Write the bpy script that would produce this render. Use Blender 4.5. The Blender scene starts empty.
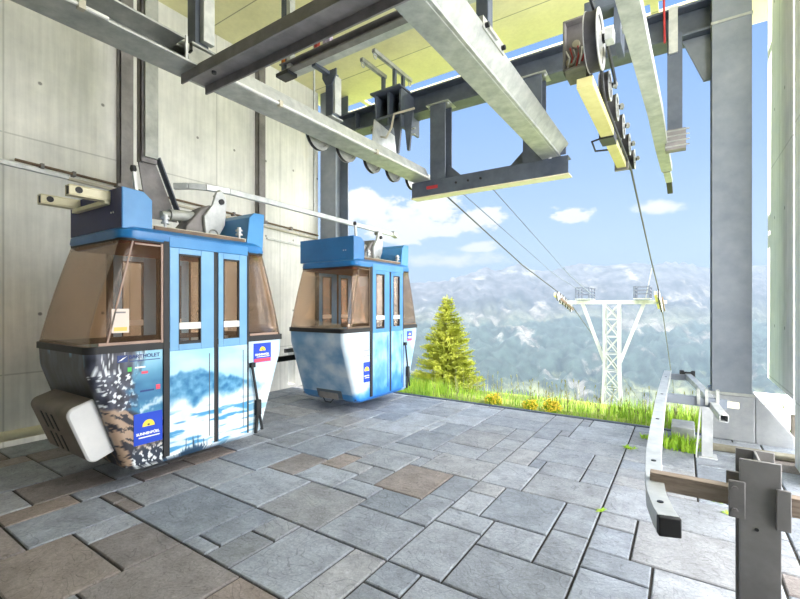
import bpy, bmesh, math, random
from mathutils import Vector, Matrix, noise
C = bpy.context.scene.collection
rnd = random.Random(7)

# ------------------------------------------------------------------ camera maths (used only to aim clouds / ridge line)
FOC, HY = 427.0, 305.0
TH = math.atan(284 / 427)
FW = (-math.sin(TH), math.cos(TH)); RT = (math.cos(TH), math.sin(TH))
def direction(px, py):
    a = (px - 400) / FOC; b = (HY - py) / FOC
    return Vector((FW[0] + RT[0] * a, FW[1] + RT[1] * a, b))

def lin(c):
    return tuple(((v / 255) / 12.92 if v / 255 <= .04045 else ((v / 255 + .055) / 1.055) ** 2.4) for v in c[:3]) + (1.0,)

# ------------------------------------------------------------------ mesh builder
class MB:
    def __init__(s): s.v = []; s.f = []; s.m = []; s.mi = 0
    def quadface(s, ids): s.f.append(tuple(ids)); s.m.append(s.mi)
    def box(s, x0, x1, y0, y1, z0, z1):
        b = len(s.v)
        s.v += [(x0,y0,z0),(x1,y0,z0),(x1,y1,z0),(x0,y1,z0),(x0,y0,z1),(x1,y0,z1),(x1,y1,z1),(x0,y1,z1)]
        for q in ((0,3,2,1),(4,5,6,7),(0,1,5,4),(1,2,6,5),(2,3,7,6),(3,0,4,7)): s.quadface([b+i for i in q])
        return s
    def frame(s, p0, p1, up):
        p0 = Vector(p0); p1 = Vector(p1); d = (p1 - p0).normalized(); up = Vector(up)
        r = d.cross(up)
        if r.length < 1e-4: r = d.cross(Vector((1, 0, 0)))
        r.normalize(); u = r.cross(d).normalized()
        return p0, p1, r, u
    def bar(s, p0, p1, w, h, up=(0,0,1), ow=0, oh=0):
        p0, p1, r, u = s.frame(p0, p1, up); b = len(s.v)
        for p in (p0, p1):
            for a, c in ((-1,-1),(1,-1),(1,1),(-1,1)):
                s.v.append(tuple(p + r*(ow + a*w/2) + u*(oh + c*h/2)))
        for q in ((0,1,2,3),(7,6,5,4),(0,4,5,1),(1,5,6,2),(2,6,7,3),(3,7,4,0)): s.quadface([b+i for i in q])
        return s
    def hsec(s, p0, p1, w, h, tf=.018, tw=.012, up=(0,0,1)):
        s.bar(p0, p1, w, tf, up, 0, h/2 - tf/2); s.bar(p0, p1, w, tf, up, 0, -h/2 + tf/2)
        s.bar(p0, p1, tw, h - 2*tf, up); return s
    def chan(s, p0, p1, w, h, t=.014, up=(0,0,1), side=1):   # web on -side, opening on +side (along r)
        s.bar(p0, p1, w, t, up, 0, h/2 - t/2); s.bar(p0, p1, w, t, up, 0, -h/2 + t/2)
        s.bar(p0, p1, t, h - 2*t, up, -side*(w/2 - t/2), 0); return s
    def hollow(s, p0, p1, w, h, t=.006, up=(0,0,1)):
        s.bar(p0, p1, w, t, up, 0, h/2 - t/2); s.bar(p0, p1, w, t, up, 0, -h/2 + t/2)
        s.bar(p0, p1, t, h-2*t, up, w/2 - t/2, 0); s.bar(p0, p1, t, h-2*t, up, -w/2 + t/2, 0); return s
    def tube(s, pts, r, n=8, up=(0,0,1), r1=None):
        pts = [Vector(p) for p in pts]; b = len(s.v); N = len(pts)
        for i, p in enumerate(pts):
            d = (pts[min(i+1, N-1)] - pts[max(i-1, 0)])
            _, _, rr, uu = s.frame(p, p + d, up)
            rad = r if r1 is None else r + (r1 - r) * i / (N - 1)
            for k in range(n):
                a = 2*math.pi*k/n
                s.v.append(tuple(p + rr*math.cos(a)*rad + uu*math.sin(a)*rad))
        for i in range(N-1):
            for k in range(n):
                s.quadface((b+i*n+k, b+i*n+(k+1)%n, b+(i+1)*n+(k+1)%n, b+(i+1)*n+k))
        s.quadface([b+k for k in range(n)][::-1]); s.quadface([b+(N-1)*n+k for k in range(n)])
        return s
    def lathe(s, prof, c, axis=(1,0,0), n=28, closed=True):   # prof: (radius, offset along axis)
        ax = Vector(axis).normalized(); c = Vector(c)
        r = ax.cross(Vector((0,0,1)));
        if r.length < 1e-4: r = Vector((1,0,0))
        r.normalize(); u = r.cross(ax); b = len(s.v); M = len(prof)
        for k in range(n):
            a = 2*math.pi*k/n; dv = r*math.cos(a) + u*math.sin(a)
            for (rad, o) in prof: s.v.append(tuple(c + dv*rad + ax*o))
        for k in range(n):
            k2 = (k+1) % n
            for j in range(M if closed else M-1):
                j2 = (j+1) % M
                s.quadface((b+k*M+j, b+k2*M+j, b+k2*M+j2, b+k*M+j2))
        return s
    def prism(s, poly, off, fn):     # poly list of (a,b); fn(a,b,t)->xyz; off=(t0,t1)
        b = len(s.v); n = len(poly)
        for t in off:
            for (p, q) in poly: s.v.append(fn(p, q, t))
        s.quadface([b+i for i in range(n)][::-1]); s.quadface([b+n+i for i in range(n)])
        for i in range(n):
            j = (i+1) % n; s.quadface((b+i, b+j, b+n+j, b+n+i))
        return s
    def mat(s, i): s.mi = i; return s
    def build(s, name, mats, parent=None, org=(0,0,0), bevel=0, smooth=35, colors=None, fixn=True):
        me = bpy.data.meshes.new(name)
        o = Vector(org)
        me.from_pydata([tuple(Vector(v) - o) for v in s.v], [], s.f)
        if not isinstance(mats, (list, tuple)): mats = [mats]
        for m in mats: me.materials.append(m)
        if len(mats) > 1: me.polygons.foreach_set('material_index', s.m)
        if colors:
            ca = me.color_attributes.new('paint', 'FLOAT_COLOR', 'POINT')
            flat = []
            for c in colors: flat += list(c)
            ca.data.foreach_set('color', flat)
        if fixn:
            bm = bmesh.new(); bm.from_mesh(me); bmesh.ops.recalc_face_normals(bm, faces=bm.faces); bm.to_mesh(me); bm.free()
        if smooth:
            me.polygons.foreach_set('use_smooth', [True]*len(me.polygons))
            me.set_sharp_from_angle(angle=math.radians(smooth))
        ob = bpy.data.objects.new(name, me); C.objects.link(ob)
        if parent is not None: ob.parent = parent
        elif any(abs(x) > 1e-9 for x in org): ob.location = org
        if bevel:
            md = ob.modifiers.new('bevel', 'BEVEL'); md.width = bevel; md.segments = 2; md.limit_method = 'ANGLE'; md.angle_limit = math.radians(40)
        return ob

def tag(o, label, cat, group=None, kind=None):
    o['label'] = label; o['category'] = cat
    if group: o['group'] = group
    if kind: o['kind'] = kind
    return o
def thing(name, loc, label, cat, group=None):
    o = bpy.data.objects.new(name, None); o.empty_display_size = .1; C.objects.link(o); o.location = loc
    return tag(o, label, cat, group)
def struct(o, label=None):
    o['kind'] = 'structure'
    if label: o['label'] = label; 
    return o

# ------------------------------------------------------------------ materials
def newmat(name):
    m = bpy.data.materials.new(name); m.use_nodes = True
    nt = m.node_tree; return m, nt, nt.nodes['Principled BSDF']
def nd(nt, t, **kw):
    n = nt.nodes.new(t)
    for k, v in kw.items(): setattr(n, k, v)
    return n
def simple(name, c1, c2=None, scale=6, rough=.5, metal=0, bump=0, bscale=60, stretch=(1,1,1), detail=6):
    m, nt, p = newmat(name); L = nt.links
    p.inputs['Roughness'].default_value = rough; p.inputs['Metallic'].default_value = metal
    tc = nd(nt, 'ShaderNodeTexCoord'); mp = nd(nt, 'ShaderNodeMapping'); mp.inputs['Scale'].default_value = stretch
    L.new(tc.outputs['Object'], mp.inputs['Vector'])
    n = nd(nt, 'ShaderNodeTexNoise'); n.inputs['Scale'].default_value = scale; n.inputs['Detail'].default_value = detail; n.inputs['Roughness'].default_value = .62
    L.new(mp.outputs['Vector'], n.inputs['Vector'])
    r = nd(nt, 'ShaderNodeValToRGB'); r.color_ramp.elements[0].position = .34; r.color_ramp.elements[1].position = .68
    r.color_ramp.elements[0].color = lin(c1); r.color_ramp.elements[1].color = lin(c2 or c1)
    L.new(n.outputs['Fac'], r.inputs['Fac']); L.new(r.outputs['Color'], p.inputs['Base Color'])
    if bump:
        b = nd(nt, 'ShaderNodeBump'); b.inputs['Strength'].default_value = bump; b.inputs['Distance'].default_value = .01
        n2 = nd(nt, 'ShaderNodeTexNoise'); n2.inputs['Scale'].default_value = bscale; n2.inputs['Detail'].default_value = 4
        L.new(mp.outputs['Vector'], n2.inputs['Vector']); L.new(n2.outputs['Fac'], b.inputs['Height']); L.new(b.outputs['Normal'], p.inputs['Normal'])
    return m
def painted(name, rough=.35, spec=.5):
    m, nt, p = newmat(name); L = nt.links
    a = nd(nt, 'ShaderNodeVertexColor', layer_name='paint'); L.new(a.outputs['Color'], p.inputs['Base Color'])
    p.inputs['Roughness'].default_value = rough
    return m
def tinted(name, col, gloss=.12, tint_noise=0):
    m, nt, p = newmat(name); L = nt.links; nt.nodes.remove(p)
    out = nt.nodes['Material Output']
    t = nd(nt, 'ShaderNodeBsdfTransparent'); t.inputs['Color'].default_value = col
    g = nd(nt, 'ShaderNodeBsdfGlossy'); g.inputs['Roughness'].default_value = .06
    d = nd(nt, 'ShaderNodeBsdfDiffuse'); d.inputs['Color'].default_value = lin((205, 165, 130))
    lw = nd(nt, 'ShaderNodeLayerWeight'); lw.inputs['Blend'].default_value = .25
    mx0 = nd(nt, 'ShaderNodeMixShader'); mx0.inputs['Fac'].default_value = .05
    L.new(t.outputs[0], mx0.inputs[1]); L.new(d.outputs[0], mx0.inputs[2])
    mt = nd(nt, 'ShaderNodeMath', operation='MULTIPLY'); mt.inputs[1].default_value = .6
    L.new(lw.outputs['Fresnel'], mt.inputs[0])
    mx = nd(nt, 'ShaderNodeMixShader'); L.new(mt.outputs[0], mx.inputs['Fac']); L.new(mx0.outputs[0], mx.inputs[1]); L.new(g.outputs[0], mx.inputs[2])
    L.new(mx.outputs[0], out.inputs['Surface'])
    return m

def concrete(name, base, dark, axis_h, joint_w, joint_h, off=(0, 0), holes=True, warm=None, streak=True, line=.72):
    """fair-faced concrete: mottling, vertical board streaks, panel joints, tie holes. axis_h: 0 = X is horizontal, 1 = Y"""
    m, nt, p = newmat(name); L = nt.links; p.inputs['Roughness'].default_value = .85
    tc = nd(nt, 'ShaderNodeTexCoord'); sp = nd(nt, 'ShaderNodeSeparateXYZ'); L.new(tc.outputs['Object'], sp.inputs[0])
    hsrc = sp.outputs[axis_h]; vsrc = sp.outputs[2] if axis_h != 2 else sp.outputs[1]
    n1 = nd(nt, 'ShaderNodeTexNoise'); n1.inputs['Scale'].default_value = 1.3; n1.inputs['Detail'].default_value = 8; n1.inputs['Roughness'].default_value = .65
    L.new(tc.outputs['Object'], n1.inputs['Vector'])
    r = nd(nt, 'ShaderNodeValToRGB'); r.color_ramp.elements[0].position = .3; r.color_ramp.elements[1].position = .62
    r.color_ramp.elements[0].color = lin(dark); r.color_ramp.elements[1].color = lin(base)
    if warm:
        e = r.color_ramp.elements.new(.75); e.color = lin(warm)
    L.new(n1.outputs['Fac'], r.inputs['Fac'])
    cur = r.outputs['Color']
    mp = nd(nt, 'ShaderNodeMapping'); mp.inputs['Scale'].default_value = (9, 9, .5) if axis_h != 2 else (9, 9, 9)
    L.new(tc.outputs['Object'], mp.inputs['Vector'])
    n2 = nd(nt, 'ShaderNodeTexNoise'); n2.inputs['Scale'].default_value = 2.2; n2.inputs['Detail'].default_value = 6; L.new(mp.outputs[0], n2.inputs['Vector'])
    r2 = nd(nt, 'ShaderNodeMapRange'); r2.inputs['From Min'].default_value = .3; r2.inputs['From Max'].default_value = .7; r2.inputs['To Min'].default_value = .90; r2.inputs['To Max'].default_value = 1.06
    L.new(n2.outputs['Fac'], r2.inputs['Value'])
    mul = nd(nt, 'ShaderNodeMixRGB', blend_type='MULTIPLY'); mul.inputs['Fac'].default_value = 1 if streak else .4
    L.new(cur, mul.inputs[1]); L.new(r2.outputs[0], mul.inputs[2]); cur = mul.outputs[0]
    def dist_to_grid(src, period, o):
        a = nd(nt, 'ShaderNodeMath', operation='ADD'); a.inputs[1].default_value = -o; L.new(src, a.inputs[0])
        b = nd(nt, 'ShaderNodeMath', operation='PINGPONG'); b.inputs[1].default_value = period / 2; L.new(a.outputs[0], b.inputs[0])
        return b.outputs[0]
    dh = dist_to_grid(hsrc, joint_w, off[0]); dv = dist_to_grid(vsrc, joint_h, off[1])
    mn = nd(nt, 'ShaderNodeMath', operation='MINIMUM'); L.new(dh, mn.inputs[0]); L.new(dv, mn.inputs[1])
    lt = nd(nt, 'ShaderNodeMapRange'); lt.inputs['From Min'].default_value = .003; lt.inputs['From Max'].default_value = .012; lt.inputs['To Min'].default_value = line; lt.inputs['To Max'].default_value = 1
    L.new(mn.outputs[0], lt.inputs['Value'])
    mul2 = nd(nt, 'ShaderNodeMixRGB', blend_type='MULTIPLY'); mul2.inputs['Fac'].default_value = 1
    L.new(cur, mul2.inputs[1]); L.new(lt.outputs[0], mul2.inputs[2]); cur = mul2.outputs[0]
    if holes:
        hh = dist_to_grid(hsrc, joint_w / 2, off[0] + joint_w / 4); hv = dist_to_grid(vsrc, joint_h / 2, off[1] + joint_h / 4)
        cb = nd(nt, 'ShaderNodeCombineXYZ'); L.new(hh, cb.inputs[0]); L.new(hv, cb.inputs[1])
        ln = nd(nt, 'ShaderNodeVectorMath', operation='LENGTH'); L.new(cb.outputs[0], ln.inputs[0])
        hr = nd(nt, 'ShaderNodeMapRange'); hr.inputs['From Min'].default_value = .014; hr.inputs['From Max'].default_value = .024; hr.inputs['To Min'].default_value = .35
        L.new(ln.outputs['Value'], hr.inputs['Value'])
        mul3 = nd(nt, 'ShaderNodeMixRGB', blend_type='MULTIPLY'); mul3.inputs['Fac'].default_value = 1
        L.new(cur, mul3.inputs[1]); L.new(hr.outputs[0], mul3.inputs[2]); cur = mul3.outputs[0]
    L.new(cur, p.inputs['Base Color'])
    b = nd(nt, 'ShaderNodeBump'); b.inputs['Strength'].default_value = .25; b.inputs['Distance'].default_value = .01
    L.new(n2.outputs['Fac'], b.inputs['Height']); L.new(b.outputs['Normal'], p.inputs['Normal'])
    return m

M = {}
M['wall'] = concrete('fair_faced_concrete', (236, 235, 230), (208, 209, 206), 1, 1.25, 2.6, (5.2, .75), warm=(234, 230, 216))
M['wall_r'] = concrete('pale_concrete', (240, 240, 240), (222, 224, 226), 1, 1.25, 2.6, (5.2, .6), warm=(238, 237, 233))
M['wall_b'] = concrete('rear_concrete', (206, 204, 198), (178, 178, 176), 0, 1.25, 2.6, (0, .75))
M['ceil'] = concrete('boarded_ceiling_concrete', (240, 234, 190), (222, 216, 172), 1, 1.12, 40, (6.04, 11), holes=False, warm=(242, 234, 178), streak=False, line=.4)  # yellow in the colour stands in for light bounced off the grass
M['plinth'] = simple('plinth_concrete', (146, 150, 156), (172, 175, 178), 4, .8, bump=.2)
M['galv'] = simple('galvanized_steel', (150, 154, 152), (186, 188, 184), 7, .48, .35, bump=.08, bscale=30)
M['galv_l'] = simple('bright_galvanized_steel', (176, 180, 182), (206, 208, 208), 9, .42, .35, bump=.06, bscale=40)
M['steel'] = simple('dark_grey_painted_steel', (76, 84, 98), (96, 104, 118), 5, .5, .15, bump=.06)
M['steel_m'] = simple('grey_painted_steel', (118, 126, 138), (140, 147, 157), 3, .5, .2, bump=.06)
M['steel_b'] = simple('weathered_brown_grey_steel', (116, 113, 114), (144, 140, 140), 5, .6, .2, bump=.1)
M['post'] = simple('weathered_grey_post_steel', (122, 120, 120), (146, 144, 144), 4, .5, .3, bump=.08)
M['rust'] = simple('rusty_galvanized_bar', (128, 112, 98), (164, 150, 136), 12, .7, .1, bump=.1, stretch=(.6, 4, 4))
M['black'] = simple('black_rubber', (24, 25, 28), (36, 37, 40), 8, .6)
M['blackm'] = simple('black_metal', (30, 32, 36), (46, 48, 52), 8, .45, .3)
M['tyre'] = simple('sheave_rubber_liner', (40, 40, 44), (58, 58, 62), 10, .7)
M['sheave'] = simple('sheave_steel', (176, 178, 180), (206, 206, 204), 8, .4, .4)
M['yellowst'] = simple('pale_yellow_painted_steel', (206, 196, 128), (222, 214, 152), 5, .55, bump=.05)
M['cream'] = simple('cream_painted_steel', (226, 218, 184), (238, 232, 204), 6, .5)
M['beige'] = simple('beige_roof_plate', (176, 170, 152), (198, 192, 176), 5, .6)
M['brown'] = simple('brown_strip', (92, 74, 58), (116, 96, 78), 6, .6)
M['blue'] = simple('blue_cabin_paint', (26, 102, 164), (38, 118, 182), 3, .32)
M['navy'] = simple('navy_box_shade', (20, 27, 84), (26, 34, 96), 3, .5)  # blue darkened to paint shade on the roof box front
M['bluel'] = simple('light_blue_door_paint', (108, 160, 206), (124, 174, 216), 3, .35)
M['bluem'] = simple('mid_blue_cabin_paint', (58, 128, 188), (72, 142, 200), 3, .35)
M['maroon'] = simple('maroon_lining', (96, 34, 36), (112, 44, 46), 6, .7)
M['greyfloor'] = simple('cabin_floor_rubber', (70, 70, 72), (84, 84, 86), 10, .8)
M['paint'] = painted('printed_cabin_wrap')
M['glass'] = tinted('bronze_acrylic', (.93, .84, .76, 1))
M['clear'] = tinted('bronze_door_glass', (.95, .90, .85, 1))
M['white'] = simple('white_plastic', (218, 218, 216), (230, 230, 228), 5, .45)
M['vboxw'] = simple('white_box_panel', (206, 208, 210), (222, 222, 222), 4, .5)
M['vboxg'] = simple('grey_brown_box_plastic', (106, 98, 90), (128, 118, 108), 5, .6)
M['pinkfr'] = simple('brown_window_trim', (150, 124, 112), (170, 144, 130), 6, .5)
M['stblue'] = simple('sticker_blue', (14, 62, 190), (18, 70, 200), 3, .4)
M['styellow'] = simple('sticker_yellow', (250, 214, 60), (252, 222, 80), 3, .4)
M['stwhite'] = simple('sticker_white', (240, 242, 244), (244, 246, 248), 3, .4)
M['stred'] = simple('sticker_red', (226, 70, 96), (232, 80, 104), 3, .4)
M['stgreen'] = simple('sticker_green', (70, 190, 80), (80, 200, 90), 3, .4)
M['stnavy'] = simple('lettering_navy', (20, 52, 118), (24, 58, 126), 3, .4)
M['paper'] = simple('notice_paper', (222, 206, 196), (230, 216, 206), 5, .7)
M['papery'] = simple('notice_yellow', (226, 196, 96), (230, 204, 110), 5, .7)
M['rope'] = simple('steel_rope', (60, 62, 66), (86, 88, 92), 60, .5, .4)
M['ropel'] = simple('thin_grey_cable', (100, 112, 130), (120, 132, 150), 30, .5, .3)
M['towerw'] = simple('pale_galvanized_tower_steel', (150, 154, 158), (172, 176, 178), 3, .5, .1)
M['bark'] = simple('spruce_bark', (86, 66, 46), (112, 88, 62), 14, .9)
M['needle'] = simple('spruce_needles', (140, 152, 40), (206, 208, 88), 3, .7)
M['grass'] = simple('meadow_grass', (104, 160, 36), (190, 214, 80), 2.2, .7)
M['weed'] = simple('lime_weed_leaves', (140, 190, 40), (186, 216, 70), 9, .7)
M['flower'] = simple('yellow_flowers', (228, 200, 40), (244, 222, 80), 20, .7)
M['stalk'] = simple('dry_seed_stalks', (128, 134, 84), (160, 160, 110), 20, .8)
M['soil'] = simple('meadow_soil', (110, 124, 52), (150, 160, 74), 2, .95, bump=.3)
M['gravel'] = simple('added_bounce_gravel', (188, 184, 174), (214, 210, 200), 20, .9, bump=.3)
M['wood'] = simple('weathered_stake_wood', (126, 118, 108), (150, 142, 130), 8, .8)
M['stone'] = simple('grey_stone_block', (148, 152, 156), (178, 180, 182), 9, .85, bump=.3)
M['moss'] = simple('mossy_stone_step', (122, 116, 98), (160, 156, 142), 6, .9, bump=.3)
M['orange'] = simple('orange_clamp', (196, 104, 30), (214, 124, 44), 10, .5)
M['redw'] = simple('red_wire', (170, 40, 44), (186, 54, 58), 10, .5)
M['lilac'] = simple('lilac_plastic', (176, 160, 196), (190, 176, 206), 10, .5)

def paver_mats():
    m, nt, p = newmat('split_stone_pavers'); L = nt.links; p.inputs['Roughness'].default_value = .62
    a = nd(nt, 'ShaderNodeVertexColor', layer_name='paint')
    tc = nd(nt, 'ShaderNodeTexCoord')
    off = nd(nt, 'ShaderNodeMixRGB', blend_type='ADD'); off.inputs['Fac'].default_value = 1
    sc = nd(nt, 'ShaderNodeVectorMath', operation='SCALE'); sc.inputs['Scale'].default_value = 37.0; L.new(a.outputs['Color'], sc.inputs[0])
    ad = nd(nt, 'ShaderNodeVectorMath', operation='ADD'); L.new(tc.outputs['Object'], ad.inputs[0]); L.new(sc.outputs[0], ad.inputs[1])
    n1 = nd(nt, 'ShaderNodeTexNoise'); n1.inputs['Scale'].default_value = 5; n1.inputs['Detail'].default_value = 9; n1.inputs['Roughness'].default_value = .7; L.new(ad.outputs[0], n1.inputs['Vector'])
    mr = nd(nt, 'ShaderNodeMapRange'); mr.inputs['From Min'].default_value = .3; mr.inputs['From Max'].default_value = .7; mr.inputs['To Min'].default_value = .66; mr.inputs['To Max'].default_value = 1.24; L.new(n1.outputs['Fac'], mr.inputs['Value'])
    mul = nd(nt, 'ShaderNodeMixRGB', blend_type='MULTIPLY'); mul.inputs['Fac'].default_value = 1; L.new(a.outputs['Color'], mul.inputs[1]); L.new(mr.outputs[0], mul.inputs[2])
    stone = mul.outputs[0]
    # cleft ledges: terraced, distorted noise
    n2 = nd(nt, 'ShaderNodeTexNoise'); n2.inputs['Scale'].default_value = 2.6; n2.inputs['Detail'].default_value = 3; n2.inputs['Distortion'].default_value = .8; L.new(ad.outputs[0], n2.inputs['Vector'])
    sn = nd(nt, 'ShaderNodeMath', operation='SNAP'); sn.inputs[1].default_value = .075; L.new(n2.outputs['Fac'], sn.inputs[0])
    dv = nd(nt, 'ShaderNodeMath', operation='DIVIDE'); dv.inputs[1].default_value = .075; L.new(n2.outputs['Fac'], dv.inputs[0])
    fr = nd(nt, 'ShaderNodeMath', operation='FRACT'); L.new(dv.outputs[0], fr.inputs[0])
    er = nd(nt, 'ShaderNodeMapRange'); er.inputs['From Min'].default_value = .0; er.inputs['From Max'].default_value = .10; er.inputs['To Min'].default_value = .5; er.inputs['To Max'].default_value = 1.0; L.new(fr.outputs[0], er.inputs['Value'])
    m4 = nd(nt, 'ShaderNodeMixRGB', blend_type='MULTIPLY'); m4.inputs['Fac'].default_value = .8; L.new(stone, m4.inputs[1]); L.new(er.outputs[0], m4.inputs[2])
    n5 = nd(nt, 'ShaderNodeTexNoise'); n5.inputs['Scale'].default_value = 55; n5.inputs['Detail'].default_value = 5; n5.inputs['Roughness'].default_value = .7; L.new(ad.outputs[0], n5.inputs['Vector'])
    m5r = nd(nt, 'ShaderNodeMapRange'); m5r.inputs['From Min'].default_value = .3; m5r.inputs['From Max'].default_value = .7; m5r.inputs['To Min'].default_value = .8; m5r.inputs['To Max'].default_value = 1.2; L.new(n5.outputs['Fac'], m5r.inputs['Value'])
    m5 = nd(nt, 'ShaderNodeMixRGB', blend_type='MULTIPLY'); m5.inputs['Fac'].default_value = 1; L.new(m4.outputs[0], m5.inputs[1]); L.new(m5r.outputs[0], m5.inputs[2])
    L.new(m5.outputs[0], p.inputs['Base Color'])
    mixh = nd(nt, 'ShaderNodeMath', operation='MULTIPLY_ADD'); mixh.inputs[1].default_value = .5; L.new(n1.outputs['Fac'], mixh.inputs[0])
    sm = nd(nt, 'ShaderNodeMath', operation='MULTIPLY'); sm.inputs[1].default_value = 1.4; L.new(sn.outputs[0], sm.inputs[0]); L.new(sm.outputs[0], mixh.inputs[2])
    b = nd(nt, 'ShaderNodeBump'); b.inputs['Strength'].default_value = 1.0; b.inputs['Distance'].default_value = .045
    L.new(mixh.outputs[0], b.inputs['Height']); L.new(b.outputs['Normal'], p.inputs['Normal'])
    return m
M['paver'] = paver_mats()
M['joint'] = simple('dark_joint_sand', (44, 42, 40), (58, 55, 52), 30, .95)

# ------------------------------------------------------------------ FLOOR : stone pavers on a module grid
UX, UY = .1187, .1133
def gx(i): return -.505 - UX * i
def gy(j): return 2.05 + UY * j
I0, I1, J0, J1 = -14, 46, -32, 35
fixed = [ # i0,i1,j0,j1 read off the photograph
 (0,5,12,16),(2,5,16,19),(0,2,16,19),(0,2,19,23),(2,6,19,23),(-2,0,21,23),(-2,0,19,21),(-5,0,17,19),(-3,0,12,17),
 (-2,0,10,12),(-2,0,7,10),(-7,-2,7,12),(-3,0,5,7),(-3,0,0,5),(-8,-3,3,7),(0,2,8,12),(0,2,4,8),(2,6,7,12),(2,5,4,7),(5,8,5,7),(5,8,0,5),
 (0,5,0,4),(8,13,0,4),(8,10,4,8),(10,13,4,7),(13,16,5,7),(10,14,7,12),(8,10,8,12),(6,8,10,12),(6,8,7,10),(8,13,12,16),(5,8,12,17),
 (10,14,-5,0),(8,10,-5,0),(6,8,-2,0),(1,6,-4,0),(14,16,-2,0),(14,16,-5,-2),(16,18,-4,0),(18,24,-5,0),(24,28,-4,0),(6,8,-5,-2),
 (13,18,0,5),(16,20,5,8),(14,16,7,10),(8,10,16,20),(10,14,16,19),(6,8,17,21),(14,18,10,14),(-7,-3,-2,3),(-3,0,-4,0)]
occ = {}; tiles = []
def put(r):
    i0, i1, j0, j1 = r
    for i in range(i0, i1):
        for j in range(j0, j1):
            if (i, j) in occ or not (I0 <= i < I1 and J0 <= j < J1): return False
    for i in range(i0, i1):
        for j in range(j0, j1): occ[(i, j)] = 1
    tiles.append(r); return True
for r in fixed: put(r)
sizes = [(4,4),(5,4),(4,5),(3,4),(4,3),(5,5),(2,4),(4,2),(3,2),(2,3),(3,3),(6,4),(2,2),(5,2)]
for j in range(J0, J1):
    for i in range(I0, I1):
        if (i, j) in occ: continue
        o = sizes[:]; rnd.shuffle(o); o.sort(key=lambda s: -(s[0]*s[1]) * rnd.uniform(.35, 1))
        for (a, b) in o + [(2,1),(1,2),(1,1)]:
            if put((i, i+a, j, j+b)): break
fl = MB(); cols = []
greys = [(152,158,168),(145,151,161),(160,165,174),(149,153,160),(141,148,159),(154,156,161)]
browns = [(146,134,128),(138,130,128),(148,138,133),(134,128,127)]
for (i0, i1, j0, j1) in tiles:
    x1, x0, y0, y1 = gx(i0), gx(i1), gy(j0), gy(j1)
    g = .007; c = .006; z = rnd.uniform(-.002, .002)
    x0 += g; x1 -= g; y0 += g; y1 -= g
    xm = (x0 + x1) / 2; ym = (y0 + y1) / 2
    pb = .02 + .55 * max(0, min(1, (-xm - 1.6) / 2.2)) * max(0, min(1, (4.2 - ym) / 1.5))
    col = rnd.choice(browns if rnd.random() < pb else greys); k = rnd.uniform(.93, 1.07)
    col = lin([min(255, v*k) for v in col])
    b = len(fl.v)
    fl.v += [(x0,y0,-.05),(x1,y0,-.05),(x1,y1,-.05),(x0,y1,-.05),(x0,y0,z-c),(x1,y0,z-c),(x1,y1,z-c),(x0,y1,z-c),
             (x0+c,y0+c,z),(x1-c,y0+c,z),(x1-c,y1-c,z),(x0+c,y1-c,z)]
    for q in ((0,1,5,4),(1,2,6,5),(2,3,7,6),(3,0,4,7),(4,5,9,8),(5,6,10,9),(6,7,11,10),(7,4,8,11),(8,9,10,11)): fl.quadface([b+t for t in q])
    cols += [col]*12
nb = len(fl.v); fl.mat(1).box(gx(I1), gx(I0), gy(J0), gy(J1), -.25, -.013); cols += [(.05,.05,.05,1)]*8
floor = fl.build('floor', [M['paver'], M['joint']], colors=cols, smooth=0)
struct(floor)
ed = MB().box(gx(I1), gx(I0), 6.02, 6.075, -.3, .012)
struct(ed.build('trim_1', M['steel'], bevel=.004))

# ------------------------------------------------------------------ WALLS and CEILING
w = MB()
WX = -6.05; CZ = 5.7
def wall_poly(mb, pts): mb.prism(pts, (WX - .35, WX), lambda a, b, t: (t, a, b))
wall_poly(w, [(-1.7,-.3),(5.39,-.3),(5.39,CZ+.3),(-1.7,CZ+.3)])
wall_poly(w, [(5.39,.72),(5.56,.72),(5.56,CZ+.3),(5.39,CZ+.3)])
wall_poly(w, [(5.39,-.3),(5.56,-.3),(5.56,.03),(5.39,.03)])
wall_poly(w, [(5.56,-.3),(6.16,-.3),(6.16,CZ+.3),(5.56,CZ+.3)])
struct(w.build('wall_left', M['wall'], smooth=0))
c = MB().box(WX-.35, 1.9, -1.7, 6.9, CZ, CZ+.12)
struct(c.build('ceiling', M['ceil'], smooth=0))
c = MB().box(WX-.35, 1.9, 7.2, 8.25, CZ, CZ+.06)
for k in range(4):
    x = -5.6 + k*2.6; c.box(x, x+.1, 6.85, 7.27, CZ+.02, CZ+.06)
struct(c.build('ceiling.001', M['ceil'], smooth=0))
struct(MB().box(WX-.35, 1.9, -2.0, -1.7, -.3, CZ+.12).build('wall_back', M['wall_b'], smooth=0))
r = MB().box(.862, 1.3, 4.7, 5.37, -.3, CZ)
struct(r.build('wall_right', M['wall_r'], smooth=0, bevel=.01))
r = MB().box(.862, 1.3, -1.7, 1.7, -.3, CZ)
struct(r.build('shade_wall_right', M['wall_r'], smooth=0))  # added unseen wall, blocks light from the right rear to darken the floor
r = MB().box(.905, 1.3, 5.73, 7.28, .55, CZ)
struct(r.build('wall_right.001', M['wall_r'], smooth=0, bevel=.01))
# pale ledge in front of the outer pier
r = MB().box(.72, 2.6, 6.75, 9.4, -.9, .02)
struct(r.build('trim_2', M['wall_r'], smooth=0, bevel=.01))

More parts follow.
